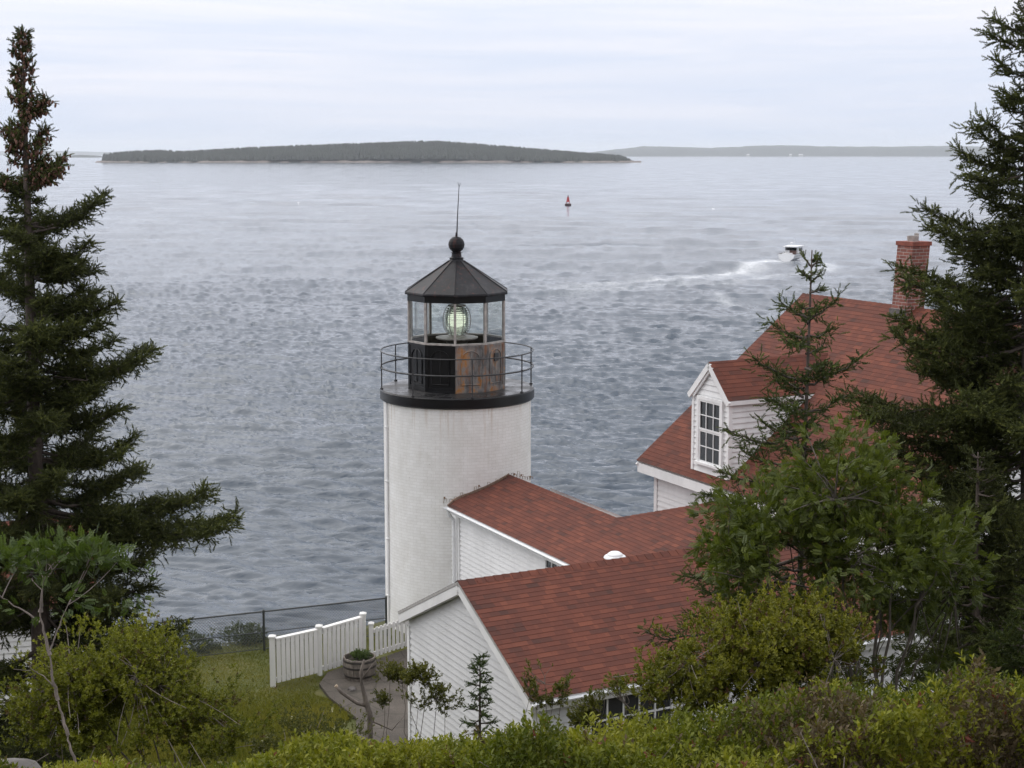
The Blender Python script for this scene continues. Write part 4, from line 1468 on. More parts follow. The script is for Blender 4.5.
def pinnate_template(pairs=6, seed=2):
    """a compound leaf lying along +x"""
    V, T = [], []
    for i in range(pairs):
        x = .22 + .72 * i / pairs
        for sg in (1, -1):
            L_ = .30 * (1 - .25 * abs(i / pairs - .5)); W_ = .075
            d = np.array([.45, sg * .89, -.12 - .05 * (i % 2)]); d /= np.linalg.norm(d)
            sv = np.cross(d, [0, 0, 1.0]); sv /= np.linalg.norm(sv)
            b0 = np.array([x, 0, -.12 * x * x]); b = len(V)
            V += [b0, b0 + d * L_ * .5 + sv * W_, b0 + d * L_, b0 + d * L_ * .5 - sv * W_]
            T += [(b, b + 1, b + 2), (b, b + 2, b + 3)]
    b = len(V)
    V += [np.array([.9, 0, -.1]), np.array([1.05, .07, -.13]), np.array([1.22, 0, -.17]), np.array([1.05, -.07, -.13])]
    T += [(b, b + 1, b + 2), (b, b + 2, b + 3)]
    b = len(V)
    V += [np.array([0, -.008, 0]), np.array([0, .008, 0]), np.array([1., 0, -.12])]
    T.append((b, b + 1, b + 2))
    return np.array(V), np.array(T)


def polyline(p0, p1, bend, n=8):
    """from p0 to p1 with a sag/lift vector at the middle"""
    s = np.linspace(0, 1, n)[:, None]
    return p0 * (1 - s) + p1 * s + np.asarray(bend)[None] * (4 * s * (1 - s))


def spruce_branch(P, dens, out, r, tipcol, hang=.25, seclen=.42):
    """sprigs along one limb and its side shoots. P: polyline"""
    seg = np.linalg.norm(P[1:] - P[:-1], axis=1); Ln = seg.sum()
    cum = np.concatenate([[0], np.cumsum(seg)])
    def ptat(s):
        i = np.clip(np.searchsorted(cum, s) - 1, 0, len(seg) - 1)
        f = (s - cum[i]) / seg[i]
        return P[i] + (P[i + 1] - P[i]) * f[:, None], norm(P[i + 1] - P[i])
    start = .16 * Ln if Ln > .6 else .04 * Ln
    n2 = max(4, int((Ln - start) / (.019 if Ln > .32 else .034) * dens))
    s = start + (Ln - start) * (np.arange(n2) + r.random(n2)) / n2
    b, d = ptat(np.minimum(s, Ln * .999))
    tiny = Ln < .32
    side = np.where(r.random(n2) < .5, 1., -1.)
    up = np.array([0, 0, 1.0])
    sv = norm(np.cross(d, up))
    rel = (s - start) / (Ln - start)
    l2 = np.clip((.075 + .125 * min(Ln, 2.4)) * (1.10 - rel) ** .24 * np.minimum(1, rel * 3 + .4) * r.uniform(.3, 1.15, n2), .04, .55)
    dirs = norm(d * r.uniform(.45, 1.0, n2)[:, None] + sv * (side * r.uniform(.5, 1.0, n2))[:, None] + up * r.normal(.0, .48, n2)[:, None])
    k = np.maximum(2, (l2 / .045).astype(int))
    I = np.repeat(np.arange(n2), k)
    j = np.concatenate([np.arange(q) for q in k])
    f = (j + r.random(len(j))) / k[I]
    pos = b[I] + dirs[I] * (l2[I] * f)[:, None] + up * (-(f ** 2) * l2[I] * hang)[:, None]
    dd = norm(dirs[I] + r.normal(0, .6, (len(I), 3)) + up * .15)
    out.append((pos, dd, r.uniform(.07, .11, len(I)), f * .5 + rel[I] * .5))
    # third order shoots
    m = r.random(len(I)) < (.0 if tiny else .75)
    if m.any():
        p3 = pos[m]; d3 = norm(dd[m] * .6 + np.where(r.random(m.sum()) < .5, 1, -1)[:, None] * np.cross(dd[m], up) * .9 + r.normal(0, .2, (m.sum(), 3)))
        for q in (.045, .10):
            out.append((p3 + d3 * q, norm(d3 + r.normal(0, .25, d3.shape)), r.uniform(.07, .11, len(p3)), f[m] * .5 + rel[I][m] * .5))
    # leading shoot
    nl = max(3, int(Ln / .05)); sl = Ln * (.35 + .65 * np.arange(nl) / nl)
    pl, dl = ptat(np.minimum(sl, Ln * .999))
    out.append((pl, norm(dl + r.normal(0, .3, dl.shape)), r.uniform(.08, .13, nl), np.full(nl, .8)))
    tw = [(b[i], b[i] + dirs[i] * l2[i] * .8 + up * (-l2[i] * hang * .6)) for i in range(0, n2, 4)]
    return tw


def spruce(name, label, base, top, trunk_r, limbs, dens, cols, seed, cat='tree', bare_twigs=0, cones=None, group=None, trunk_bow=(0, 0, 0), extra=None, size=1.0):
    """limbs: list of (start point, tip point, sag). All points world; the tree's base is its origin"""
    r = np.random.default_rng(seed)
    root = empty(name, base, 0, label, cat, group)
    B = np.array(base, float)
    tr = MB()
    TP = polyline(np.zeros(3), np.array(top) - B, np.array(trunk_bow), 14)
    tr.tube(TP, list(trunk_r * (1 - np.linspace(0, 1, 14)) ** .85 + .006), 9)
    out = []
    for p0, p1, sag in limbs:
        p0, p1 = np.array(p0) - B, np.array(p1) - B
        Ln = np.linalg.norm(p1 - p0)
        P = polyline(p0, p1, (0, 0, sag), 8)
        P[1:-1] += r.normal(0, .018 * Ln, (6, 3))
        tr.tube(P, list(np.linspace(.010 + .009 * Ln, .004, 8)), 5, False)
        tws = spruce_branch(P, dens, out, r, None)
        for a, b in tws[::2]:
            tr.tube([a, (a + b) / 2 + (0, 0, .01), b], [.006, .004, .002], 3, False)
    for q in range(bare_twigs):                       # dead lower twigs, grey and bare
        i = r.integers(1, 9)
        p0 = TP[i] * 1.0
        a = r.uniform(0, 2 * PI); ln = r.uniform(.4, 1.3)
        p1 = p0 + ln * np.array([math.cos(a), math.sin(a), r.uniform(-.35, .1)])
        Pp = polyline(p0, p1, (0, 0, r.uniform(-.1, .1)), 6)
        tr.tube(Pp, list(np.linspace(.014, .003, 6)), 4, False)
        for w_ in range(5):
            c_ = Pp[r.integers(2, 6)]
            tr.tube([c_, c_ + r.normal(0, .14, 3)], [.005, .002], 3, False)
    tr.build('trunk', M['bark'], root, True)
    pos = np.concatenate([o[0] for o in out]); dd = np.concatenate([o[1] for o in out])
    sz = np.concatenate([o[2] for o in out]) * size; age = np.concatenate([o[3] for o in out])
    n = len(pos)
    lo, mid, hi = [np.array(c) for c in cols]
    x = np.clip(r.random(n) * .75 + .35 * (age - .4), 0, 1)[:, None]
    # colour differs shoot by shoot and limb by limb
    patch = (.5 + 1.1 * fbm(pos[:, 0] * 2.3 + seed, pos[:, 2] * 2.3 + pos[:, 1], seed, 3))[:, None]
    col = np.where(x < .6, lo + (mid - lo) * x / .6, mid + (hi - mid) * (x - .6) / .4) * np.clip(.55 + patch * .9, .6, 1.5)
    V, T, C = stamp(NV, NTri, pos, dd, sz, r.uniform(0, 6.28, n), col)
    np_obj('crown', V, T, M['needles'], root, C)
    if cones:
        cp_, cn = cones
        sel = pos[cp_(pos)]
        sel = sel[r.choice(len(sel), min(cn, len(sel)), replace=False)]
        ctV, ctT = [], []
        rings = [(0, .0), (.18, .17), (.5, .22), (.8, .14), (1, .0)]
        kk_ = 5
        for x_, rr_ in rings:
            for q in range(kk_): ctV.append((x_, rr_ * math.cos(q * 2 * PI / kk_), rr_ * math.sin(q * 2 * PI / kk_)))
        for i in range(len(rings) - 1):
            for q in range(kk_):
                a, b, c_, d_ = i * kk_ + q, i * kk_ + (q + 1) % kk_, (i + 1) * kk_ + (q + 1) % kk_, (i + 1) * kk_ + q
                ctT += [(a, b, c_), (a, c_, d_)]
        dv = np.tile(np.array([0, 0, -1.0]), (len(sel), 1)) + r.normal(0, .35, (len(sel), 3))
        cc_ = np.tile(np.array([[.12, .05, .03]]), (len(sel), 1))
        V, T, C = stamp(np.array(ctV), np.array(ctT), sel + r.normal(0, .02, sel.shape), dv, r.uniform(.05, .08, len(sel)), r.uniform(0, 6, len(sel)), cc_)
        o = np_obj('cones', V, T, M['cone'], root, C)
        o['kind'] = 'stuff'; o['label'] = 'reddish brown cones crowding the tip of the spruce'
    return root


def limb_from_pix(ypx, tip, d, tx, ddepth=0.0, sag=0.0, rise=None):
    """limb that leaves the trunk (x given by tx(ypx)) and ends at tip"""
    return (at(tx(ypx), ypx, d), at(tip[0], tip[1], d + ddepth), sag)


# ------------------------------------------------------------------ left spruce
LD = 20.0
lx = lambda y: np.interp(y, [30, 150, 300, 600, 900], [22, 27, 38, 46, 50])
base = at(50, 905, LD); base[2] = gz_at(base[0], base[1]) - .1
topp = at(22, 31, LD)
limbs = []
r = np.random.default_rng(21)
for yp, tip, dd_, sg in ((120, (48, 98), .1, -.02), (110, (8, 92), -.1, -.02), (150, (6, 128), .1, -.03), (160, (45, 128), .2, -.02), (172, (64, 157), .2, -.06), (185, (62, 165), -.2, -.05), (195, (0, 175), .1, -.1),
                      (226, (108, 193), .25, -.12), (232, (100, 200), -.1, -.10), (225, (75, 208), .5, -.08), (262, (92, 240), -.4, -.08), (280, (101, 266), .3, -.08), (275, (85, 262), -.6, -.06), (318, (123, 298), .1, -.12),
                      (312, (100, 290), .7, -.1), (335, (110, 322), -.5, -.1), (368, (161, 349), .2, -.16), (372, (150, 356), -.35, -.14), (380, (128, 366), .6, -.14), (395, (95, 392), -.7, -.12),
                      (420, (70, 418), .8, -.1), (452, (140, 437), .3, -.16), (460, (130, 448), -.4, -.16), (478, (150, 470), .8, -.15), (498, (216, 489), .3, -.20), (510, (246, 516), .0, -.20), (515, (232, 528), -.3, -.20),
                      (505, (190, 500), .7, -.2), (525, (185, 540), .5, -.18), (545, (150, 560), -.4, -.2), (570, (158, 588), .2, -.2), (590, (130, 605), .6, -.2), (600, (190, 628), .9, -.25), (615, (120, 640), -.5, -.2)):
    q0, q1 = at(lx(yp), yp, LD), at(tip[0], tip[1], LD + dd_)
    limbs.append((q0, q0 + (q1 - q0) * .94, sg))
yy = 36.0
while yy < 760:
    for q in range(4 if yy > 330 else 3):
        a = r.uniform(0, 2 * PI)
        Lm = np.interp(yy, [30, 60, 120, 180, 240, 320, 420, 520, 700], [.06, .15, .20, .34, .85, 1.3, 1.7, 2.3, 2.5]) * r.uniform(.65, 1.08)
        dx_, dy_ = math.cos(a), math.sin(a)
        if dx_ > .2 and yy > 185: Lm *= .60 + .22 * abs(dy_)
        if 195 < yy < 225: Lm *= .55
        p0 = at(lx(yy), yy, LD)
        lift = np.interp(yy, [30, 200, 400, 700], [.75, .35, .10, -.12]) + r.uniform(-.12, .12)
        limbs.append((p0, p0 + Lm * np.array([dx_, dy_, lift]), -.10 * Lm))
    yy += np.interp(yy, [30, 150, 300, 500, 700], [7, 9, 12, 15, 24])
SP = ((.030, .037, .012), (.068, .080, .022), (.135, .145, .040))
spruce('spruce_tree', 'tall dark spruce at the left edge with brown cones crowding its narrow tip', base, topp, .17, limbs, 1.2, SP, 5,
       cones=(lambda P: P[:, 2] > (at(22, 185, LD)[2] - base[2]), 1500), bare_twigs=22)

# ------------------------------------------------------------------ right spruce
RD = 17.0
rx = lambda y: np.interp(y, [-30, 200, 600, 900], [1027, 1028, 1030, 1032])
base = at(1030, 880, RD); base[2] = gz_at(base[0], base[1]) - .1
topp = at(1026, -34, RD)
limbs = []
r = np.random.default_rng(33)
for yp, tip, dd_, sg in ((30, (994, 20), .1, -.04), (45, (989, 33), -.1, -.05), (75, (996, 60), .2, -.05), (100, (1003, 92), -.1, -.04), (140, (980, 117), .1, -.07), (150, (968, 126), -.1, -.08), (165, (957, 151), .2, -.1), (172, (962, 172), -.3, -.1),
                      (205, (972, 190), .5, -.1), (225, (922, 209), .1, -.14), (238, (926, 226), -.25, -.12), (250, (950, 240), .6, -.12), (285, (896, 266), .2, -.16), (296, (902, 280), -.4, -.15), (310, (930, 300), .7, -.15),
                      (335, (888, 318), .1, -.16), (345, (892, 335), -.4, -.16), (360, (910, 352), .7, -.15), (395, (840, 397), .15, -.2), (402, (852, 412), -.5, -.2), (415, (868, 404), .6, -.2), (430, (880, 432), -.1, -.2),
                      (445, (866, 452), .4, -.2), (455, (905, 470), -.6, -.2), (475, (918, 490), .5, -.2), (500, (900, 520), -.3, -.2), (520, (935, 545), .6, -.2), (545, (920, 570), -.5, -.2), (570, (945, 600), .2, -.2),
                      (590, (930, 640), -.4, -.25), (610, (960, 655), .4, -.2), (600, (985, 640), -.8, -.2), (640, (950, 690), -.3, -.2)):
    q0, q1 = at(rx(yp), yp, RD), at(tip[0], tip[1], RD + dd_)
    limbs.append((q0, q0 + (q1 - q0) * .95, sg))
yy = -28.0
while yy < 760:
    for q in range(4 if yy > 200 else 2):
        a = r.uniform(0, 2 * PI)
        Lm = np.interp(yy, [-34, 0, 60, 120, 200, 300, 400, 520, 700], [.08, .26, .36, .55, .95, 1.3, 1.7, 2.0, 2.1]) * r.uniform(.65, 1.08)
        dx_, dy_ = math.cos(a), math.sin(a)
        if 46 < yy < 86 and dx_ < .3: continue
        if dx_ < -.2: Lm *= (.42 if yy < 250 else .68) + .2 * abs(dy_)
        p0 = at(rx(yy), yy, RD)
        lift = np.interp(yy, [-30, 200, 400, 700], [.75, .3, .06, -.15]) + r.uniform(-.12, .12)
        limbs.append((p0, p0 + Lm * np.array([dx_, dy_, lift]), -.10 * Lm))
    yy += np.interp(yy, [-30, 100, 300, 500, 700], [8, 11, 13, 16, 26])
spruce('spruce_tree', 'tall dark spruce at the right edge leaning limbs over the house roof', base, topp, .16, limbs, 1.05, SP, 6, bare_twigs=30)

# ------------------------------------------------------------------ shorter spruce crowding in under it
MD = 15.6
base = at(972, 850, MD); base[2] = gz_at(base[0], base[1]) - .1
topp = at(978, 452, MD)
limbs = []
r = np.random.default_rng(35)
yy = 458.0
while yy < 760:
    for q in range(4):
        a = r.uniform(0, 2 * PI)
        Lm = np.interp(yy, [452, 500, 560, 640, 760], [.08, .40, .62, .85, .95]) * r.uniform(.55, 1.1)
        p0 = at(np.interp(yy, [452, 850], [978, 972]), yy, MD)
        limbs.append((p0, p0 + Lm * np.array([math.cos(a), math.sin(a), np.interp(yy, [452, 600, 760], [.5, .05, -.12]) + r.uniform(-.15, .15)]), -.1 * Lm))
    yy += 12
spruce('spruce_tree', 'shorter dark spruce filling the gap beside the house gable under the tall right spruce', base, topp, .07, limbs, .8, SP, 9, bare_twigs=26)

# ------------------------------------------------------------------ young spruce in front of the dormer
YD = 14.5
yx = lambda y: np.interp(y, [249, 388, 454, 900], [812, 804, 796, 790])
base = at(790, 860, YD); base[2] = gz_at(base[0], base[1]) - .1
topp = at(812, 250, YD)
limbs = []
r = np.random.default_rng(44)
for yp, tip, dd_, sg in ((266, (803, 256), .02, 0), (268, (820, 258), -.02, 0), (280, (802, 270), .03, 0), (284, (822, 272), -.02, 0), (318, (779, 299), .05, -.03), (318, (838, 298), -.05, -.03), (322, (800, 306), .25, -.02), (322, (818, 308), -.25, -.02),
                      (338, (771, 322), .1, -.04), (336, (830, 330), .2, -.03), (345, (785, 338), -.3, -.03), (380, (754, 357), .0, -.05), (384, (862, 356), .0, -.05), (378, (835, 366), -.35, -.04), (388, (780, 376), .35, -.04),
                      (400, (770, 398), -.2, -.05), (410, (846, 396), .2, -.05), (430, (760, 420), .3, -.06), (440, (726, 428), -.05, -.07), (445, (840, 440), -.2, -.06), (462, (740, 448), .25, -.07), (470, (850, 462), .25, -.06), (478, (718, 470), -.1, -.08),
                      (490, (704, 493), .05, -.09), (500, (730, 510), -.4, -.08), (520, (712, 530), .2, -.08), (560, (683, 576), -.15, -.1), (575, (700, 590), .3, -.1), (600, (690, 615), -.35, -.1), (620, (648, 633), -.1, -.12), (640, (670, 655), .2, -.1)):
    limbs.append((at(yx(yp), yp, YD), at(tip[0], tip[1], YD + dd_), sg))
yy = 260.0
while yy < 760:
    for q in range(2):
        a = r.uniform(0, 2 * PI)
        Lm = np.interp(yy, [249, 300, 360, 430, 520, 700], [.06, .22, .38, .55, .75, .9]) * r.uniform(.5, 1.05)
        dx_, dy_ = math.cos(a), math.sin(a)
        p0 = at(yx(yy), yy, YD)
        Lm *= .4 + .6 * abs(dy_)
        limbs.append((p0, p0 + Lm * np.array([dx_, dy_, r.uniform(.15, .5)]), -.06 * Lm))
    yy += np.interp(yy, [249, 320, 500], [17, 15, 13])
SPY = ((.032, .046, .014), (.066, .086, .024), (.13, .155, .042))
spruce('spruce_sapling', 'slim young spruce with a pointed leader standing before the dormer', base, topp, .036, limbs, .62, SPY, 8, size=.8)


def small_spruce(name, label, px, ytop, ybase_w, d, w_m, h_m, seed, cols, dens=.8, group=None):
    r = np.random.default_rng(seed)
    tp = at(px, ytop, d)
    b = np.array([tp[0] + r.normal(0, .03), tp[1], tp[2] - h_m])
    gz = gz_at(b[0], b[1])
    limbs = []
    n = int(h_m / .042)
    for i in range(n):
        s = (i + .5) / n
        p0 = tp + (b - tp) * s
        a = i * 2.4 + r.uniform(-.4, .4)
        Lm = (.03 + w_m * s ** .8) * r.uniform(.6, 1.15)
        limbs.append((p0, p0 + Lm * np.array([math.cos(a), math.sin(a), .35 - .35 * s]), -.04 * Lm))
    return spruce(name, label, (b[0], b[1], min(gz, b[2] - .05)), tp, .02 + .01 * h_m, limbs, dens, cols, seed, 'tree', group=group, size=1.0)


small_spruce('spruce_sapling', 'tiny bright spruce seedling in front of the low wing gable', 480, 656, 0, 19.0, .20, 1.05, 51, ((.035, .058, .018), (.065, .098, .028), (.11, .145, .04)), .55)
small_spruce('spruce_sapling', 'small yellow-green spruce under the right spruce at the frame edge', 1030, 590, 0, 13.5, .95, 2.2, 52, ((.035, .055, .014), (.07, .09, .02), (.12, .14, .03)), .7)


# ------------------------------------------------------------------ broadleaf shrubs and trees
def bush(name, label, base, lobes, stems, tmpl, n, size, cols, seed, cat='shrub', bark='stem', stem_r=.02, up=.45, mat='leaf', group=None, stemtips=None, shell=.55, twigs=70, shoots=0.0):
    """lobes: (centre, radii, weight); leaves clustered on twig ends inside the lobes' outer volume"""
    r = np.random.default_rng(seed)
    B = np.array(base, float)
    root = empty(name, base, 0, label, cat, group)
    w = np.array([l[2] for l in lobes], float); w /= w.sum()
    which = r.choice(len(lobes), n, p=w)
    C0 = np.array([l[0] for l in lobes])[which] - B; R0 = np.array([l[1] for l in lobes])[which]
    u = norm(r.normal(0, 1, (n, 3)))
    rad_ = (shell + (1 - shell) * r.random(n)) ** .7
    lump = 1 + .9 * fbm(u[:, 0] * 2.1 + which * 3.7, u[:, 2] * 2.1 + u[:, 1] * 1.7, seed, 3)
    pos = C0 + u * R0 * (rad_ * lump)[:, None]
    if shoots:
        m_ = max(1, int(n / 7))
        hd = norm(u[:m_] * .8 + r.normal(0, .35, (m_, 3)) + np.array([0, 0, .9]))
        hl_ = shoots * r.uniform(.3, 1.5, m_)
        j_ = r.integers(0, m_, n)
        which = which[j_]
        u = u[j_]
        pos = pos[j_] + hd[j_] * (hl_[j_] * r.random(n))[:, None]
    # open the crown: drop clusters where a slow noise is low
    keep = fbm(pos[:, 0] * 2.6 + seed, pos[:, 2] * 3.2 + pos[:, 1] * 1.9, seed + 5, 3) > -.10
    pos, u, which = pos[keep], u[keep], which[keep]
    pos += r.normal(0, .02, pos.shape)
    k = len(pos)
    d = norm(u * .7 + r.normal(0, .45, (k, 3)) + np.array([0, 0, up]))
    lo, hi = np.array(cols[0]), np.array(cols[1])
    x = np.clip(r.random(k) * .8 + .25 * (pos[:, 2] - pos[:, 2].mean()) / max(.1, pos[:, 2].std()) * .35 + .1, 0, 1)[:, None]
    col = lo + (hi - lo) * x
    if len(cols) > 2:
        m = r.random(k) < cols[3]
        col[m] = np.array(cols[2]) * r.uniform(.7, 1.2, (m.sum(), 1))
    V, T, C = stamp(tmpl[0], tmpl[1], pos, d, size * r.uniform(.7, 1.25, k), r.uniform(0, 6.28, k), col)
    st = MB()
    for i, (p, q, rr) in enumerate(stems):
        p, q = np.array(p) - B, np.array(q) - B
        P = polyline(p, q, r.normal(0, .025 * np.linalg.norm(q - p), 3), 8)
        P[1:-1] += r.normal(0, .014 * np.linalg.norm(q - p), (6, 3))
        st.tube(P, list(np.linspace(rr, rr * .35, 8)), 6, False)
    ends = [np.array(q) - B for _, q, _ in stems]
    for i in range(min(twigs, k)):
        q = pos[r.integers(k)]
        e = ends[int(np.argmin([np.linalg.norm(q - e) for e in ends]))] if ends else np.zeros(3)
        P = polyline(e, q, r.normal(0, .025, 3), 6)
        st.tube(P, list(np.linspace(stem_r * .35, .003, 6)), 4, False)
    st.build('stems', M[bark], root, True)
    np_obj('foliage', V, T, M[mat], root, C)
    return root


PIN = pinnate_template()
LC8 = leaf_cluster_template(8, .62, .15, .9, 3)
def sprig_template(n, ln, wd, seed, fwd):
    """light version: n flat little leaves, two triangles each"""
    r = np.random.default_rng(seed); V, T = [], []
    for i in range(n):
        a = i * 2.399 + r.uniform(-.4, .4); x0 = .05 + .85 * i / n
        el = fwd + r.uniform(-.35, .35)
        d = np.array([math.sin(el), math.cos(el) * math.cos(a), math.cos(el) * math.sin(a)])
        sv = np.cross(d, np.array([1.0, .05, .1])); sv /= np.linalg.norm(sv)
        b0 = np.array([x0, 0, 0]); L_ = ln * r.uniform(.7, 1.2); b = len(V)
        nn = np.cross(sv, d)
        V += [b0, b0 + d * L_ * .55 + sv * wd + nn * wd * .4, b0 + d * L_, b0 + d * L_ * .55 - sv * wd + nn * wd * .4]
        T += [(b, b + 1, b + 2), (b, b + 2, b + 3)]
    return np.array(V), np.array(T)


LCS = sprig_template(8, .55, .14, 4, .75)
LC7 = leaf_cluster_template(7, .55, .11, .8, 5, .8)

# rowan-like tree in front of the house
TD = 13.0
P_ = lambda x, y, d=TD: at(x, y, d)
sc_ = TD / FOC
base = P_(868, 720); base[2] = gz_at(base[0], base[1]) - .05
lob = []
for x, y, rw, rh, dd_, w in ((770, 520, 62, 40, 0, 1.0), (835, 490, 70, 38, .2, 1.3), (905, 510, 60, 45, .4, 1.1), (800, 560, 80, 36, -.3, 1.1), (730, 548, 42, 26, -.1, .55), (870, 550, 80, 42, -.2, 1.2), (935, 560, 45, 50, .3, .8), (755, 590, 45, 26, .2, .5), (850, 455, 40, 18, .3, .35), (900, 590, 40, 30, .5, .35), (850, 612, 50, 26, .6, .45), (915, 628, 40, 26, .7, .4), (790, 615, 40, 22, .4, .35), (830, 650, 40, 22, .5, .4), (885, 662, 48, 24, .6, .5), (935, 655, 34, 22, .6, .3)):
    lob.append((P_(x, y, TD + dd_), (rw * sc_, .65, rh * sc_), w))
stm = []
for bx, tx_, ty_, dd_, rr in ((855, 745, 560, 0, .019), (862, 800, 520, .2, .02), (868, 835, 500, -.2, .018), (872, 870, 500, .3, .02), (880, 905, 520, .1, .017), (886, 940, 560, -.2, .016), (850, 770, 590, -.3, .014), (878, 890, 560, .5, .014), (860, 850, 560, -.5, .013), (890, 920, 600, 0, .012), (845, 790, 545, .1, .012), (895, 955, 590, .2, .012), (866, 820, 590, .4, .012)):
    stm.append((P_(bx, 720, TD + .1 * dd_), P_(tx_, ty_, TD + dd_), rr))
bush('rowan_tree', 'leafy green many-stemmed tree covering the lower house roof', base, lob, stm, PIN, 20000, .080, ((.034, .050, .009), (.105, .128, .020)), 61, 'tree', 'stem', .03, .15, shell=.25, twigs=200, shoots=.16)

# yellow-green bayberry below it
BD = 11.5
sc_ = BD / FOC
base = P_(745, 735, BD); base[2] = gz_at(base[0], base[1]) - .05
lob = [(P_(x, y, BD + dd_), (rw * sc_, .5, rh * sc_), w) for x, y, rw, rh, dd_, w in ((700, 665, 40, 26, 0, .8), (745, 645, 46, 26, .1, 1.2), (795, 640, 44, 24, .2, 1.1), (835, 655, 34, 22, .1, .7), (760, 680, 70, 24, -.1, 1.3), (680, 695, 40, 22, -.1, .7), (825, 690, 50, 20, 0, .9))]
stm = [(P_(735 + i * 5, 740, BD), P_(690 + i * 24, 660 + 6 * (i % 3), BD + .2 * ((i % 3) - 1)), .012) for i in range(7)]
bush('bayberry_shrub', 'yellow-green bayberry shrub in front of the leafy tree', base, lob, stm, LCS, 12000, .052, ((.066, .078, .007), (.185, .180, .016), (.09, .05, .03), .05), 62, 'shrub', 'dead', .012, .75, shell=.15, twigs=220, shoots=.20)

# shrubs at the lower left
BD = 14.0
sc_ = BD / FOC
base = P_(170, 765, BD); base[2] = gz_at(base[0], base[1]) - .05
lob = [(P_(x, y, BD + dd_), (rw * sc_, .6, rh * sc_), w) for x, y, rw, rh, dd_, w in ((90, 678, 46, 30, 0, 1.0), (142, 672, 46, 30, .2, 1.0), (190, 712, 34, 20, .1, .5), (130, 715, 75, 30, -.2, 1.4), (222, 740, 46, 16, -.2, .6), (60, 715, 50, 36, -.1, .9))]
stm = [(P_(120 + i * 14, 770, BD), P_(70 + i * 22, 676 + 9 * (i % 3), BD + .2 * ((i % 3) - 1)), .010) for i in range(6)]
bush('bayberry_shrub', 'broad olive-green shrub at the lower left beside the lawn', base, lob, stm, LCS, 14500, .052, ((.066, .082, .007), (.185, .192, .018), (.10, .07, .03), .06), 63, 'shrub', 'dead', .012, .7, shell=.1, twigs=240, shoots=.28)
base = P_(285, 765, 15); base[2] = gz_at(base[0], base[1]) - .05
sc_ = 15 / FOC
lob = [(P_(x, y, 15 + dd_), (rw * sc_, .5, rh * sc_), w) for x, y, rw, rh, dd_, w in ((262, 738, 36, 13, 0, .8), (300, 745, 40, 13, .2, .8), (250, 754, 45, 13, -.2, .8), (335, 752, 36, 11, 0, .6))]
stm = [(P_(270 + i * 10, 770, 15), P_(262 + i * 14, 745 + 5 * (i % 3), 15), .004) for i in range(6)]
bush('wispy_shrub', 'wispy low shrub with white flower specks edging the lawn', base, lob, stm, LCS, 3000, .044, ((.045, .058, .012), (.12, .12, .026), (.55, .52, .45), .012), 64, 'shrub', 'dead', .01, .8, shell=.1, twigs=25, shoots=.3)

# rowan branch with pale thin trunk at the far left
RD2 = 11.0
sc_ = RD2 / FOC
base = P_(78, 770, RD2); base[2] = gz_at(base[0], base[1]) - .05
lob = [(P_(x, y, RD2 + dd_), (rw * sc_, .45, rh * sc_), w) for x, y, rw, rh, dd_, w in ((30, 575, 48, 20, 0, 1.0), (85, 565, 44, 18, .1, .9), (-5, 570, 45, 24, -.1, .7), (60, 550, 46, 12, .2, .5), (125, 588, 30, 14, .1, .5), (50, 598, 50, 12, -.2, .5))]
st = [(78, 768), (68, 735), (58, 700), (50, 655), (40, 612), (42, 590)]
stm = []
for a, b in zip(st[:-1], st[1:]): stm.append((P_(*a, RD2), P_(*b, RD2), .016))
stm += [(P_(50, 650, RD2), P_(68, 605, RD2 + .1), .008), (P_(40, 622, RD2), P_(2, 598, RD2), .009), (P_(42, 612, RD2), P_(44, 580, RD2), .01), (P_(57, 690, RD2), P_(30, 668, RD2), .006)]
bush('rowan_sapling', 'thin pale-stemmed rowan sapling with a flat spray of leaves, left foreground', base, lob, stm, PIN, 2000, .085, ((.030, .052, .011), (.080, .115, .022)), 65, 'tree', 'palebark', .014, .1, shell=.1, twigs=14)

# dead forked stick tree by the patio
ST = empty('dead_sapling', tuple(np.array([*on_z(370, 738, -9.9)[:2], gz_at(*on_z(370, 738, -9.9)[:2]) - .05])), 0, 'leafless forked dead sapling with a sawn limb before the patio', 'tree')
so = np.array(ST.location)
ds = on_z(370, 738, -9.9)[1]
q_ = MB()
Pq = lambda x, y: P_(x, y, ds) - so
q_.tube([np.array([0, 0, 0]), Pq(370, 735), Pq(370, 715), Pq(366, 702), Pq(362, 685), Pq(361, 672), Pq(364, 660)], [.06, .055, .05, .045, .032, .028, .02], 8)
q_.tube([Pq(368, 706), Pq(357, 703), Pq(348, 697), Pq(341, 692), Pq(336, 686)], [.035, .034, .032, .03, .028], 8)
q_.tube([Pq(362, 680), Pq(370, 668), Pq(376, 660)], [.02, .012, .004], 5)
q_.tube([Pq(370, 720), Pq(392, 730), Pq(405, 715)], [.02, .012, .005], 5)
q_.build('trunk', M['dead'], ST, True)
cut = MB(); e0, e1 = Pq(337, 687), Pq(335.6, 685.4)
cut.tube([e0, e1], .0285, 10); cut.build('sawn_end', mat_simple('fresh_cut_wood', (.46, .36, .26), .8, .15, 30), ST)

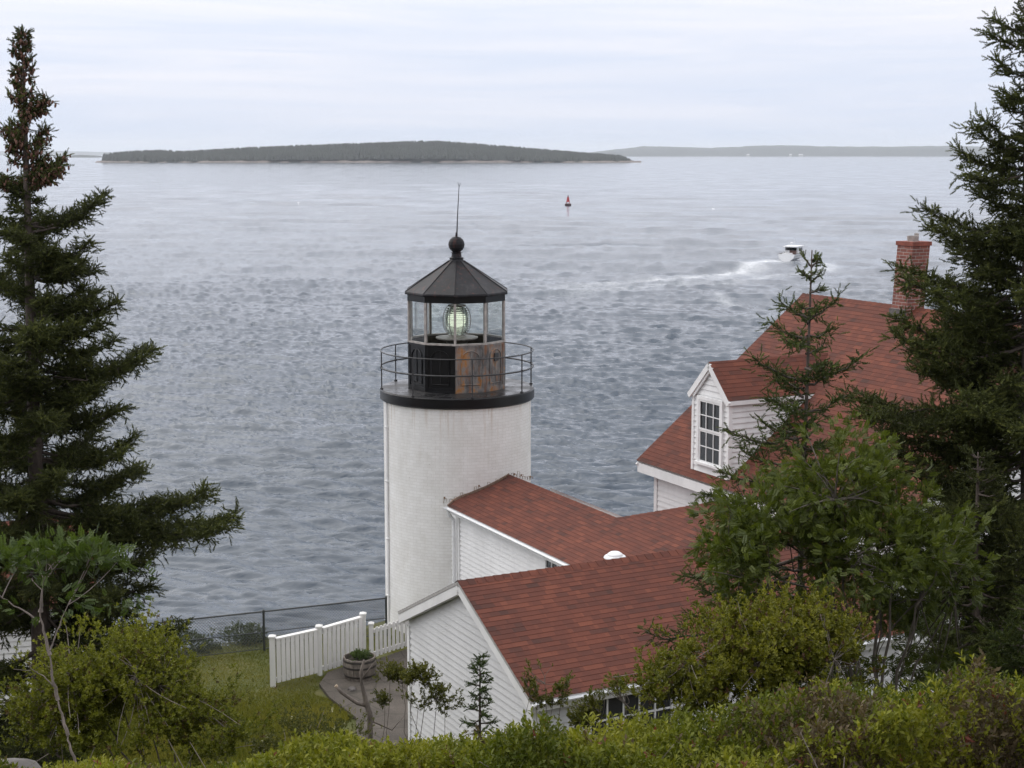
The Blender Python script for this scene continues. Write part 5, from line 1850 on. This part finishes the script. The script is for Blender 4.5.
# spindly leafy saplings before the wing gable
for i, (x, yt, d, h_, lbl, lobs) in enumerate((
        (425, 672, 18.5, 1.6, 'spindly leafy sapling left of the tiny spruce seedling', ((412, 680, 9, 7), (424, 676, 10, 8), (437, 695, 12, 9), (445, 706, 12, 8), (418, 705, 9, 7))),
        (548, 672, 18.0, 1.6, 'spindly sapling with leaf tufts against the red wing roof', ((530, 692, 12, 8), (545, 680, 14, 9), (562, 690, 9, 8), (536, 704, 9, 6), (553, 700, 9, 7))),
        (397, 668, 20.0, 1.7, 'twiggy little sapling in front of the brown patio', ((390, 676, 8, 7), (402, 680, 8, 7), (385, 700, 7, 6))),
        (608, 690, 16.0, 1.4, 'low leafy sapling under the wing window', ((600, 712, 18, 10), (625, 700, 20, 12), (650, 690, 22, 14), (585, 725, 20, 10))))):
    b = P_(x, 770, d); gz = gz_at(b[0], b[1]); b = np.array([b[0], b[1], gz - .03])
    sc_ = d / FOC
    lob = [(P_(lx_, ly_, d), (rw * sc_, rw * sc_ * .9, rh * sc_), rw * rh) for lx_, ly_, rw, rh in lobs]
    stm = [(b + (random.uniform(-.15, .15), 0, 0), P_(lx_, ly_ + 4, d), .009) for lx_, ly_, rw, rh in lobs]
    bush('leafy_sapling', lbl, b, lob, stm, LCS, 620 if i < 3 else 1900, .055, ((.050, .060, .009), (.13, .128, .022)), 70 + i, 'tree', 'dead', .009, .7, shell=.05, twigs=50, shoots=.14)

# small plant in the barrel
pb0 = np.array(BP) + (0, 0, .43)
bush('potted_plant', 'small green plant growing in the barrel planter', pb0, [(pb0 + (0, 0, .06), (.22, .2, .09), 1)], [(pb0, pb0 + (.02, 0, .08), .006), (pb0 + (.05, .03, 0), pb0 + (.1, 0, .08), .005)], LC7, 150, .10,
     ((.035, .06, .018), (.09, .13, .035)), 80, 'plant', 'stem', .006, .8, shell=.1, twigs=12)

# bushes on the bluff beyond the chain-link fence
for i, (x, y, w_, l_) in enumerate(((-8.1, 36.3, .75, 'low dark bush behind the chain-link fence, left'), (-6.9, 36.9, .6, 'low dark bush behind the chain-link fence post'), (-9.6, 35.6, .8, 'low dark bush nearest the spruce along the chain-link fence'))):
    z = GZ - .1
    c_ = np.array([x, y, z + .15])
    bush('bluff_bush', l_, (x, y, z - .2), [(c_, (w_, .5, .32), 1), (c_ + (.35, .1, .05), (w_ * .6, .4, .28), .6)], [((x, y, z - .2), (x - .2, y, z + .2), .01), ((x, y, z - .2), (x + .25, y, z + .2), .01)], LC7, 520, .13,
         ((.022, .036, .012), (.06, .08, .022)), 90 + i, 'shrub', 'stem', .01, .6, shell=.3, twigs=20, group='bushes beyond the chain-link fence')

# ------------------------------------------------------------------ heath covering the near slope (uncountable)
def heath():
    r = np.random.default_rng(101)
    n = 270000
    y = 5.6 + 16.5 * r.random(n) ** 1.35
    x = (r.random(n) * 2 - 1) * (y * .42 + .8)
    z0 = terrain_z(x, y)
    lump = fbm(x * 1.1, y * 1.1, 41, 4)
    cov = np.interp(x / y, [-.34, -.2, -.05, .05, .2, .34], [.19, .18, .27, .34, .40, .42])
    lump2 = fbm(x * 3.4 + 5, y * 3.4, 47, 3)
    hgt = np.clip(cov * (1 + 2.6 * lump + 1.3 * lump2), .06, 1.15)
    hgt = hgt * np.where(y > 16, np.interp(y, [16, 22], [1, .7]), 1)
    f = np.sqrt(r.random(n))
    pos = np.stack([x, y, z0 + hgt * (f * .8 + .1)], -1)
    d = norm(r.normal(0, .45, (n, 3)) + np.array([0, -.1, .95]))
    tone = np.clip(.5 + 2.3 * fbm(x * 1.1 + 9, y * 1.1, 55, 4) + r.normal(0, .2, n), 0, 1)[:, None]
    a, b, c = np.array([.056, .074, .006]), np.array([.122, .138, .011]), np.array([.215, .215, .022])
    col = np.where(tone < .5, a + (b - a) * tone * 2, b + (c - b) * (tone - .5) * 2)
    m = (fbm(x * 1.6 + 4, y * 1.6, 66, 3) + r.normal(0, .07, n)) > .155
    col[m] = np.array([.100, .075, .042]) * r.uniform(.6, 1.25, (m.sum(), 1))
    m = r.random(n) < .012
    col[m] = np.array([.16, .05, .035])
    tm = sprig_template(6, .50, .12, 9, .8)
    V, T, C = stamp(tm[0], tm[1], pos, d, r.uniform(.034, .066, n), r.uniform(0, 6.28, n), col)
    o = np_obj('heath', V, T, M['heath'], None, C)
    tag(o, 'low yellow-green heath covering the near slope', 'ground cover', kind='stuff')
    # bare woody twigs among it
    tw = MB()
    for i in range(260):
        yy_ = 5 + 13 * random.random(); xx_ = (random.random() * 2 - 1) * yy_ * .38
        zz_ = gz_at(xx_, yy_)
        hh = random.uniform(.2, .42)
        tw.tube([(xx_, yy_, zz_), (xx_ + random.uniform(-.08, .08), yy_, zz_ + hh * .6), (xx_ + random.uniform(-.2, .2), yy_ + random.uniform(-.1, .1), zz_ + hh)], [.004, .003, .0015], 4, False)
    o = tw.build('heath_twigs', M['dead'])
    tag(o, 'bare grey twigs standing among the heath', 'twigs', kind='stuff')


heath()


def grass():
    r = np.random.default_rng(111)
    n = 170000
    x = r.uniform(-13, -2.4, n); y = r.uniform(24, 38, n)
    ed = np.interp(x, EDX, EDY)
    from_p = lambda x, y: (x > -3.5 - .7 * np.clip((y - 31.5) / 1.6, 0, 1) - .25 * np.sin(y * 2.3) + .35 * fbm(x * 2, y * 2, 2, 3)) & (y > 28.3) & (y < 36)
    k = (y < ed + .4) & ~from_p(x, y)
    x, y = x[k], y[k]; n = len(x)
    z = terrain_z(x, y)
    hgt = r.uniform(.03, .07, n) * np.where((y < 33.6), np.clip(1 + (33.6 - y) * .7, 1, 3.6), 1)
    d = norm(r.normal(0, .35, (n, 3)) + np.array([0, 0, 1.0]))
    tone = np.clip(.5 + 1.4 * fbm(x * .7, y * .7, 12, 4) + r.normal(0, .18, n), 0, 1)[:, None]
    col = np.array([.110, .130, .018]) * (1 - tone) + np.array([.25, .222, .046]) * tone
    tV = np.array([(0, -.06, 0), (0, .06, 0), (1, 0, .25), (0, 0, -.06), (0, 0, .06), (.8, -.3, 0), (0, .1, 0), (0, .0, .1), (.7, .35, -.1)], float)
    tT = np.array([(0, 1, 2), (3, 4, 5), (6, 7, 8)])
    V, T, C = stamp(tV, tT, np.stack([x, y, z - .005], -1), d, hgt, r.uniform(0, 6.28, n), col)
    tag(np_obj('lawn_grass', V, T, M['grassblade'], None, C), 'rough green and tawny lawn left of the patio', 'grass', kind='stuff')


grass()

# rocks: ledge at the lower left corner, stones along the lawn
def rock(name, label, loc, rad_, seed, flat=.5):
    r = np.random.default_rng(seed)
    import bmesh
    bm = bmesh.new(); bmesh.ops.create_icosphere(bm, subdivisions=3, radius=1)
    for v in bm.verts:
        p = np.array(v.co)
        f = 1 + .5 * fbm(np.array([p[0] * 1.7 + seed]), np.array([p[1] * 1.7 + p[2] * 1.3]), seed, 4)[0]
        v.co = Vector((p[0] * rad_[0] * f, p[1] * rad_[1] * f, max(-.25, p[2]) * rad_[2] * f))
    me = bpy.data.meshes.new(name); bm.to_mesh(me); bm.free()
    me.materials.append(M['granite'])
    o = bpy.data.objects.new(name, me); COL.objects.link(o); o.location = loc
    return tag(o, label, 'rock')


lp = at(10, 768, 8.6)
rock('granite_ledge', 'flat granite ledge at the bottom left corner', (lp[0] - .18, lp[1], lp[2] - .20), (.42, .4, .20), 3)
for i, (px_, py_, rr, lb) in enumerate(((378, 700, .13, 'pale stone on the patio beside the dead sapling'), (352, 690, .10, 'small stone at the patio edge left of the dead sapling'))):
    q = on_z(px_, py_, GZ + .09)
    rock('stone', lb, (q[0], q[1], GZ + .10), (rr, rr, rr * .7), 10 + i)

# ------------------------------------------------------------------ motor boat
BT = empty('motor_boat', (BOAT[0], BOAT[1], SEA + .12), math.radians(-28), 'small white cabin boat heading out with a foaming wake', 'boat')
hl = MB()
st_ = np.linspace(0, 1, 9)
secs = []
for s in st_:
    yb = -4.2 + 8.6 * s
    half = 1.62 * (1 - max(0, (s - .45) / .55) ** 2.2) + .02
    shr = .95 + .55 * s ** 2
    secs.append([(half, yb, shr), (half * .98, yb, shr - .18), (half * .86, yb, .15), (half * .45, yb, -.35 + .3 * s ** 3), (0, yb, -.5 + .5 * s ** 3),
                 (-half * .45, yb, -.35 + .3 * s ** 3), (-half * .86, yb, .15), (-half * .98, yb, shr - .18), (-half, yb, shr)])
V = [p for s in secs for p in s]; F = []
for i in range(8):
    for k in range(8): F.append((i * 9 + k, (i + 1) * 9 + k, (i + 1) * 9 + k + 1, i * 9 + k + 1))
F.append(tuple(range(9)))
hl.mesh(V, F); hl.build('hull', M['boatwhite'], BT)
dk = MB()
for i in range(8):
    a, b = secs[i], secs[i + 1]
    dz = -.45 if i < 4 else -.02
    dk.poly([(a[0][0] * .96, a[0][1], a[0][2] + dz), (b[0][0] * .96, b[0][1], b[0][2] + dz), (-b[0][0] * .96, b[0][1], b[0][2] + dz), (-a[0][0] * .96, a[0][1], a[0][2] + dz)])
dk.build('deck', M['boatdark'], BT)
st2 = MB(); st2.tube([(1.62, -4.2, .92), (1.63, -1, 1.05), (1.5, 1.6, 1.22), (.9, 3.4, 1.4)], .05, 5); st2.tube([(-1.62, -4.2, .92), (-1.63, -1, 1.05), (-1.5, 1.6, 1.22), (-.9, 3.4, 1.4)], .05, 5)
st2.build('rub_rail', M['boatdark'], BT)
cs = MB()
for sg in (1, -1): cs.box((sg * 1.295, -.6, 1.35), (sg * 1.30, 1.6, 1.95))
cs.build('side_window', M['pane'], BT)
cbn = MB()
for sg in (1, -1):
    cbn.box((sg * 1.28, -1.2, .6), (sg * 1.20, 2.0, 2.15))
cbn.box((-1.28, 1.95, .8), (1.28, 2.03, 2.15)); cbn.box((-1.2, -1.2, .6), (-.35, -1.14, 1.5))
cbn.build('cabin', M['boatwhite'], BT)
bk2 = MB(); bk2.box((-1.19, -1.10, .6), (1.19, -1.04, 1.45)); bk2.build('bulkhead', M['boatbrown'], BT)
rf_ = MB(); rf_.box((-1.5, -2.1, 2.16), (1.5, 2.25, 2.32)); rf_.box((-1.3, -1.9, 2.321), (1.3, 2.0, 2.38)); rf_.build('cabin_roof', M['boatwhite'], BT)
ws = MB(); ws.box((-1.15, 1.88, 1.35), (1.15, 1.945, 2.05)); ws.build('windscreen', M['pane'], BT)
for sg in (1, -1):
    pl_ = MB(); pl_.tube([(sg * 1.3, -2.0, .7), (sg * 1.38, -2.0, 2.16)], .035, 6); pl_.build('roof_post', M['boatwhite'], BT)
tr2 = MB(); tr2.box((-.9, -3.9, .5), (.9, -3.2, 1.15)); tr2.build('engine_box', M['boatwhite'], BT)
an = MB(); an.tube([(.3, 0, 2.38), (.3, -.3, 3.6)], .03, 5); an.tube([(-.4, .2, 2.38), (-.4, .2, 2.8)], .04, 5)
an.lathe([(.01, 2.8), (.28, 2.8), (.28, 2.98), (.01, 3.0)], 16, c=(-.4, .2)); an.build('antenna', M['boatwhite'], BT)

# ------------------------------------------------------------------ red channel buoy
bp = on_z(568, 205, SEA)
BY = empty('channel_buoy', (bp[0], bp[1], SEA), 0, 'red channel buoy floating in the bay above the lighthouse', 'buoy')
b1 = MB(); b1.lathe([(.01, -.6), (1.2, -.5), (1.3, .2), (1.2, .55), (.01, .6)], 24); b1.build('float', M['buoydark'], BY, True, 40)
b2 = MB()
for k in range(4):
    a = k * PI / 2 + .5
    b2.tube([(.85 * math.cos(a), .85 * math.sin(a), .55), (.28 * math.cos(a), .28 * math.sin(a), 3.3)], .09, 6)
b2.lathe([(.72, 1.2), (.34, 3.0), (.33, 3.0), (.70, 1.2)], 16, closed=True)
b2.ring(.6, 1.6, .05, 16); b2.ring(.42, 2.6, .05, 16)
b2.build('tower', M['buoyred'], BY)
b3 = MB(); b3.lathe([(.01, 3.3), (.3, 3.3), (.3, 3.4), (.14, 3.45), (.16, 3.8), (.01, 3.9)], 14); b3.build('light', M['buoydark'], BY, True, 40)

# ------------------------------------------------------------------ white houses on the far shore
for i, (px_, w_, lb) in enumerate(((745, 26, 'tiny white building on the far shore, leftmost'), (787, 22, 'tiny white building on the far shore, middle of three'), (797, 38, 'widest tiny white building on the far shore'))):
    x = (px_ - 512) / FOC * 13985
    hb2 = empty('shore_house', (x, 13960, SEA + 6), 0, lb, 'house', 'white buildings on the far shore')
    a = MB(); a.box((-w_ / 2, -8, -8), (w_ / 2, 8, 8)); a.build('wall', M['mullion'], hb2)
    b = MB()
    b.mesh([(-w_ / 2 - 1, -9, 8.1), (w_ / 2 + 1, -9, 8.1), (w_ / 2 + 1, 0, 13), (-w_ / 2 - 1, 0, 13), (w_ / 2 + 1, 9, 8.1), (-w_ / 2 - 1, 9, 8.1)], [(0, 1, 2, 3), (3, 2, 4, 5), (0, 3, 5), (1, 4, 2)])
    b.build('roof', M['boatwhite'], hb2)
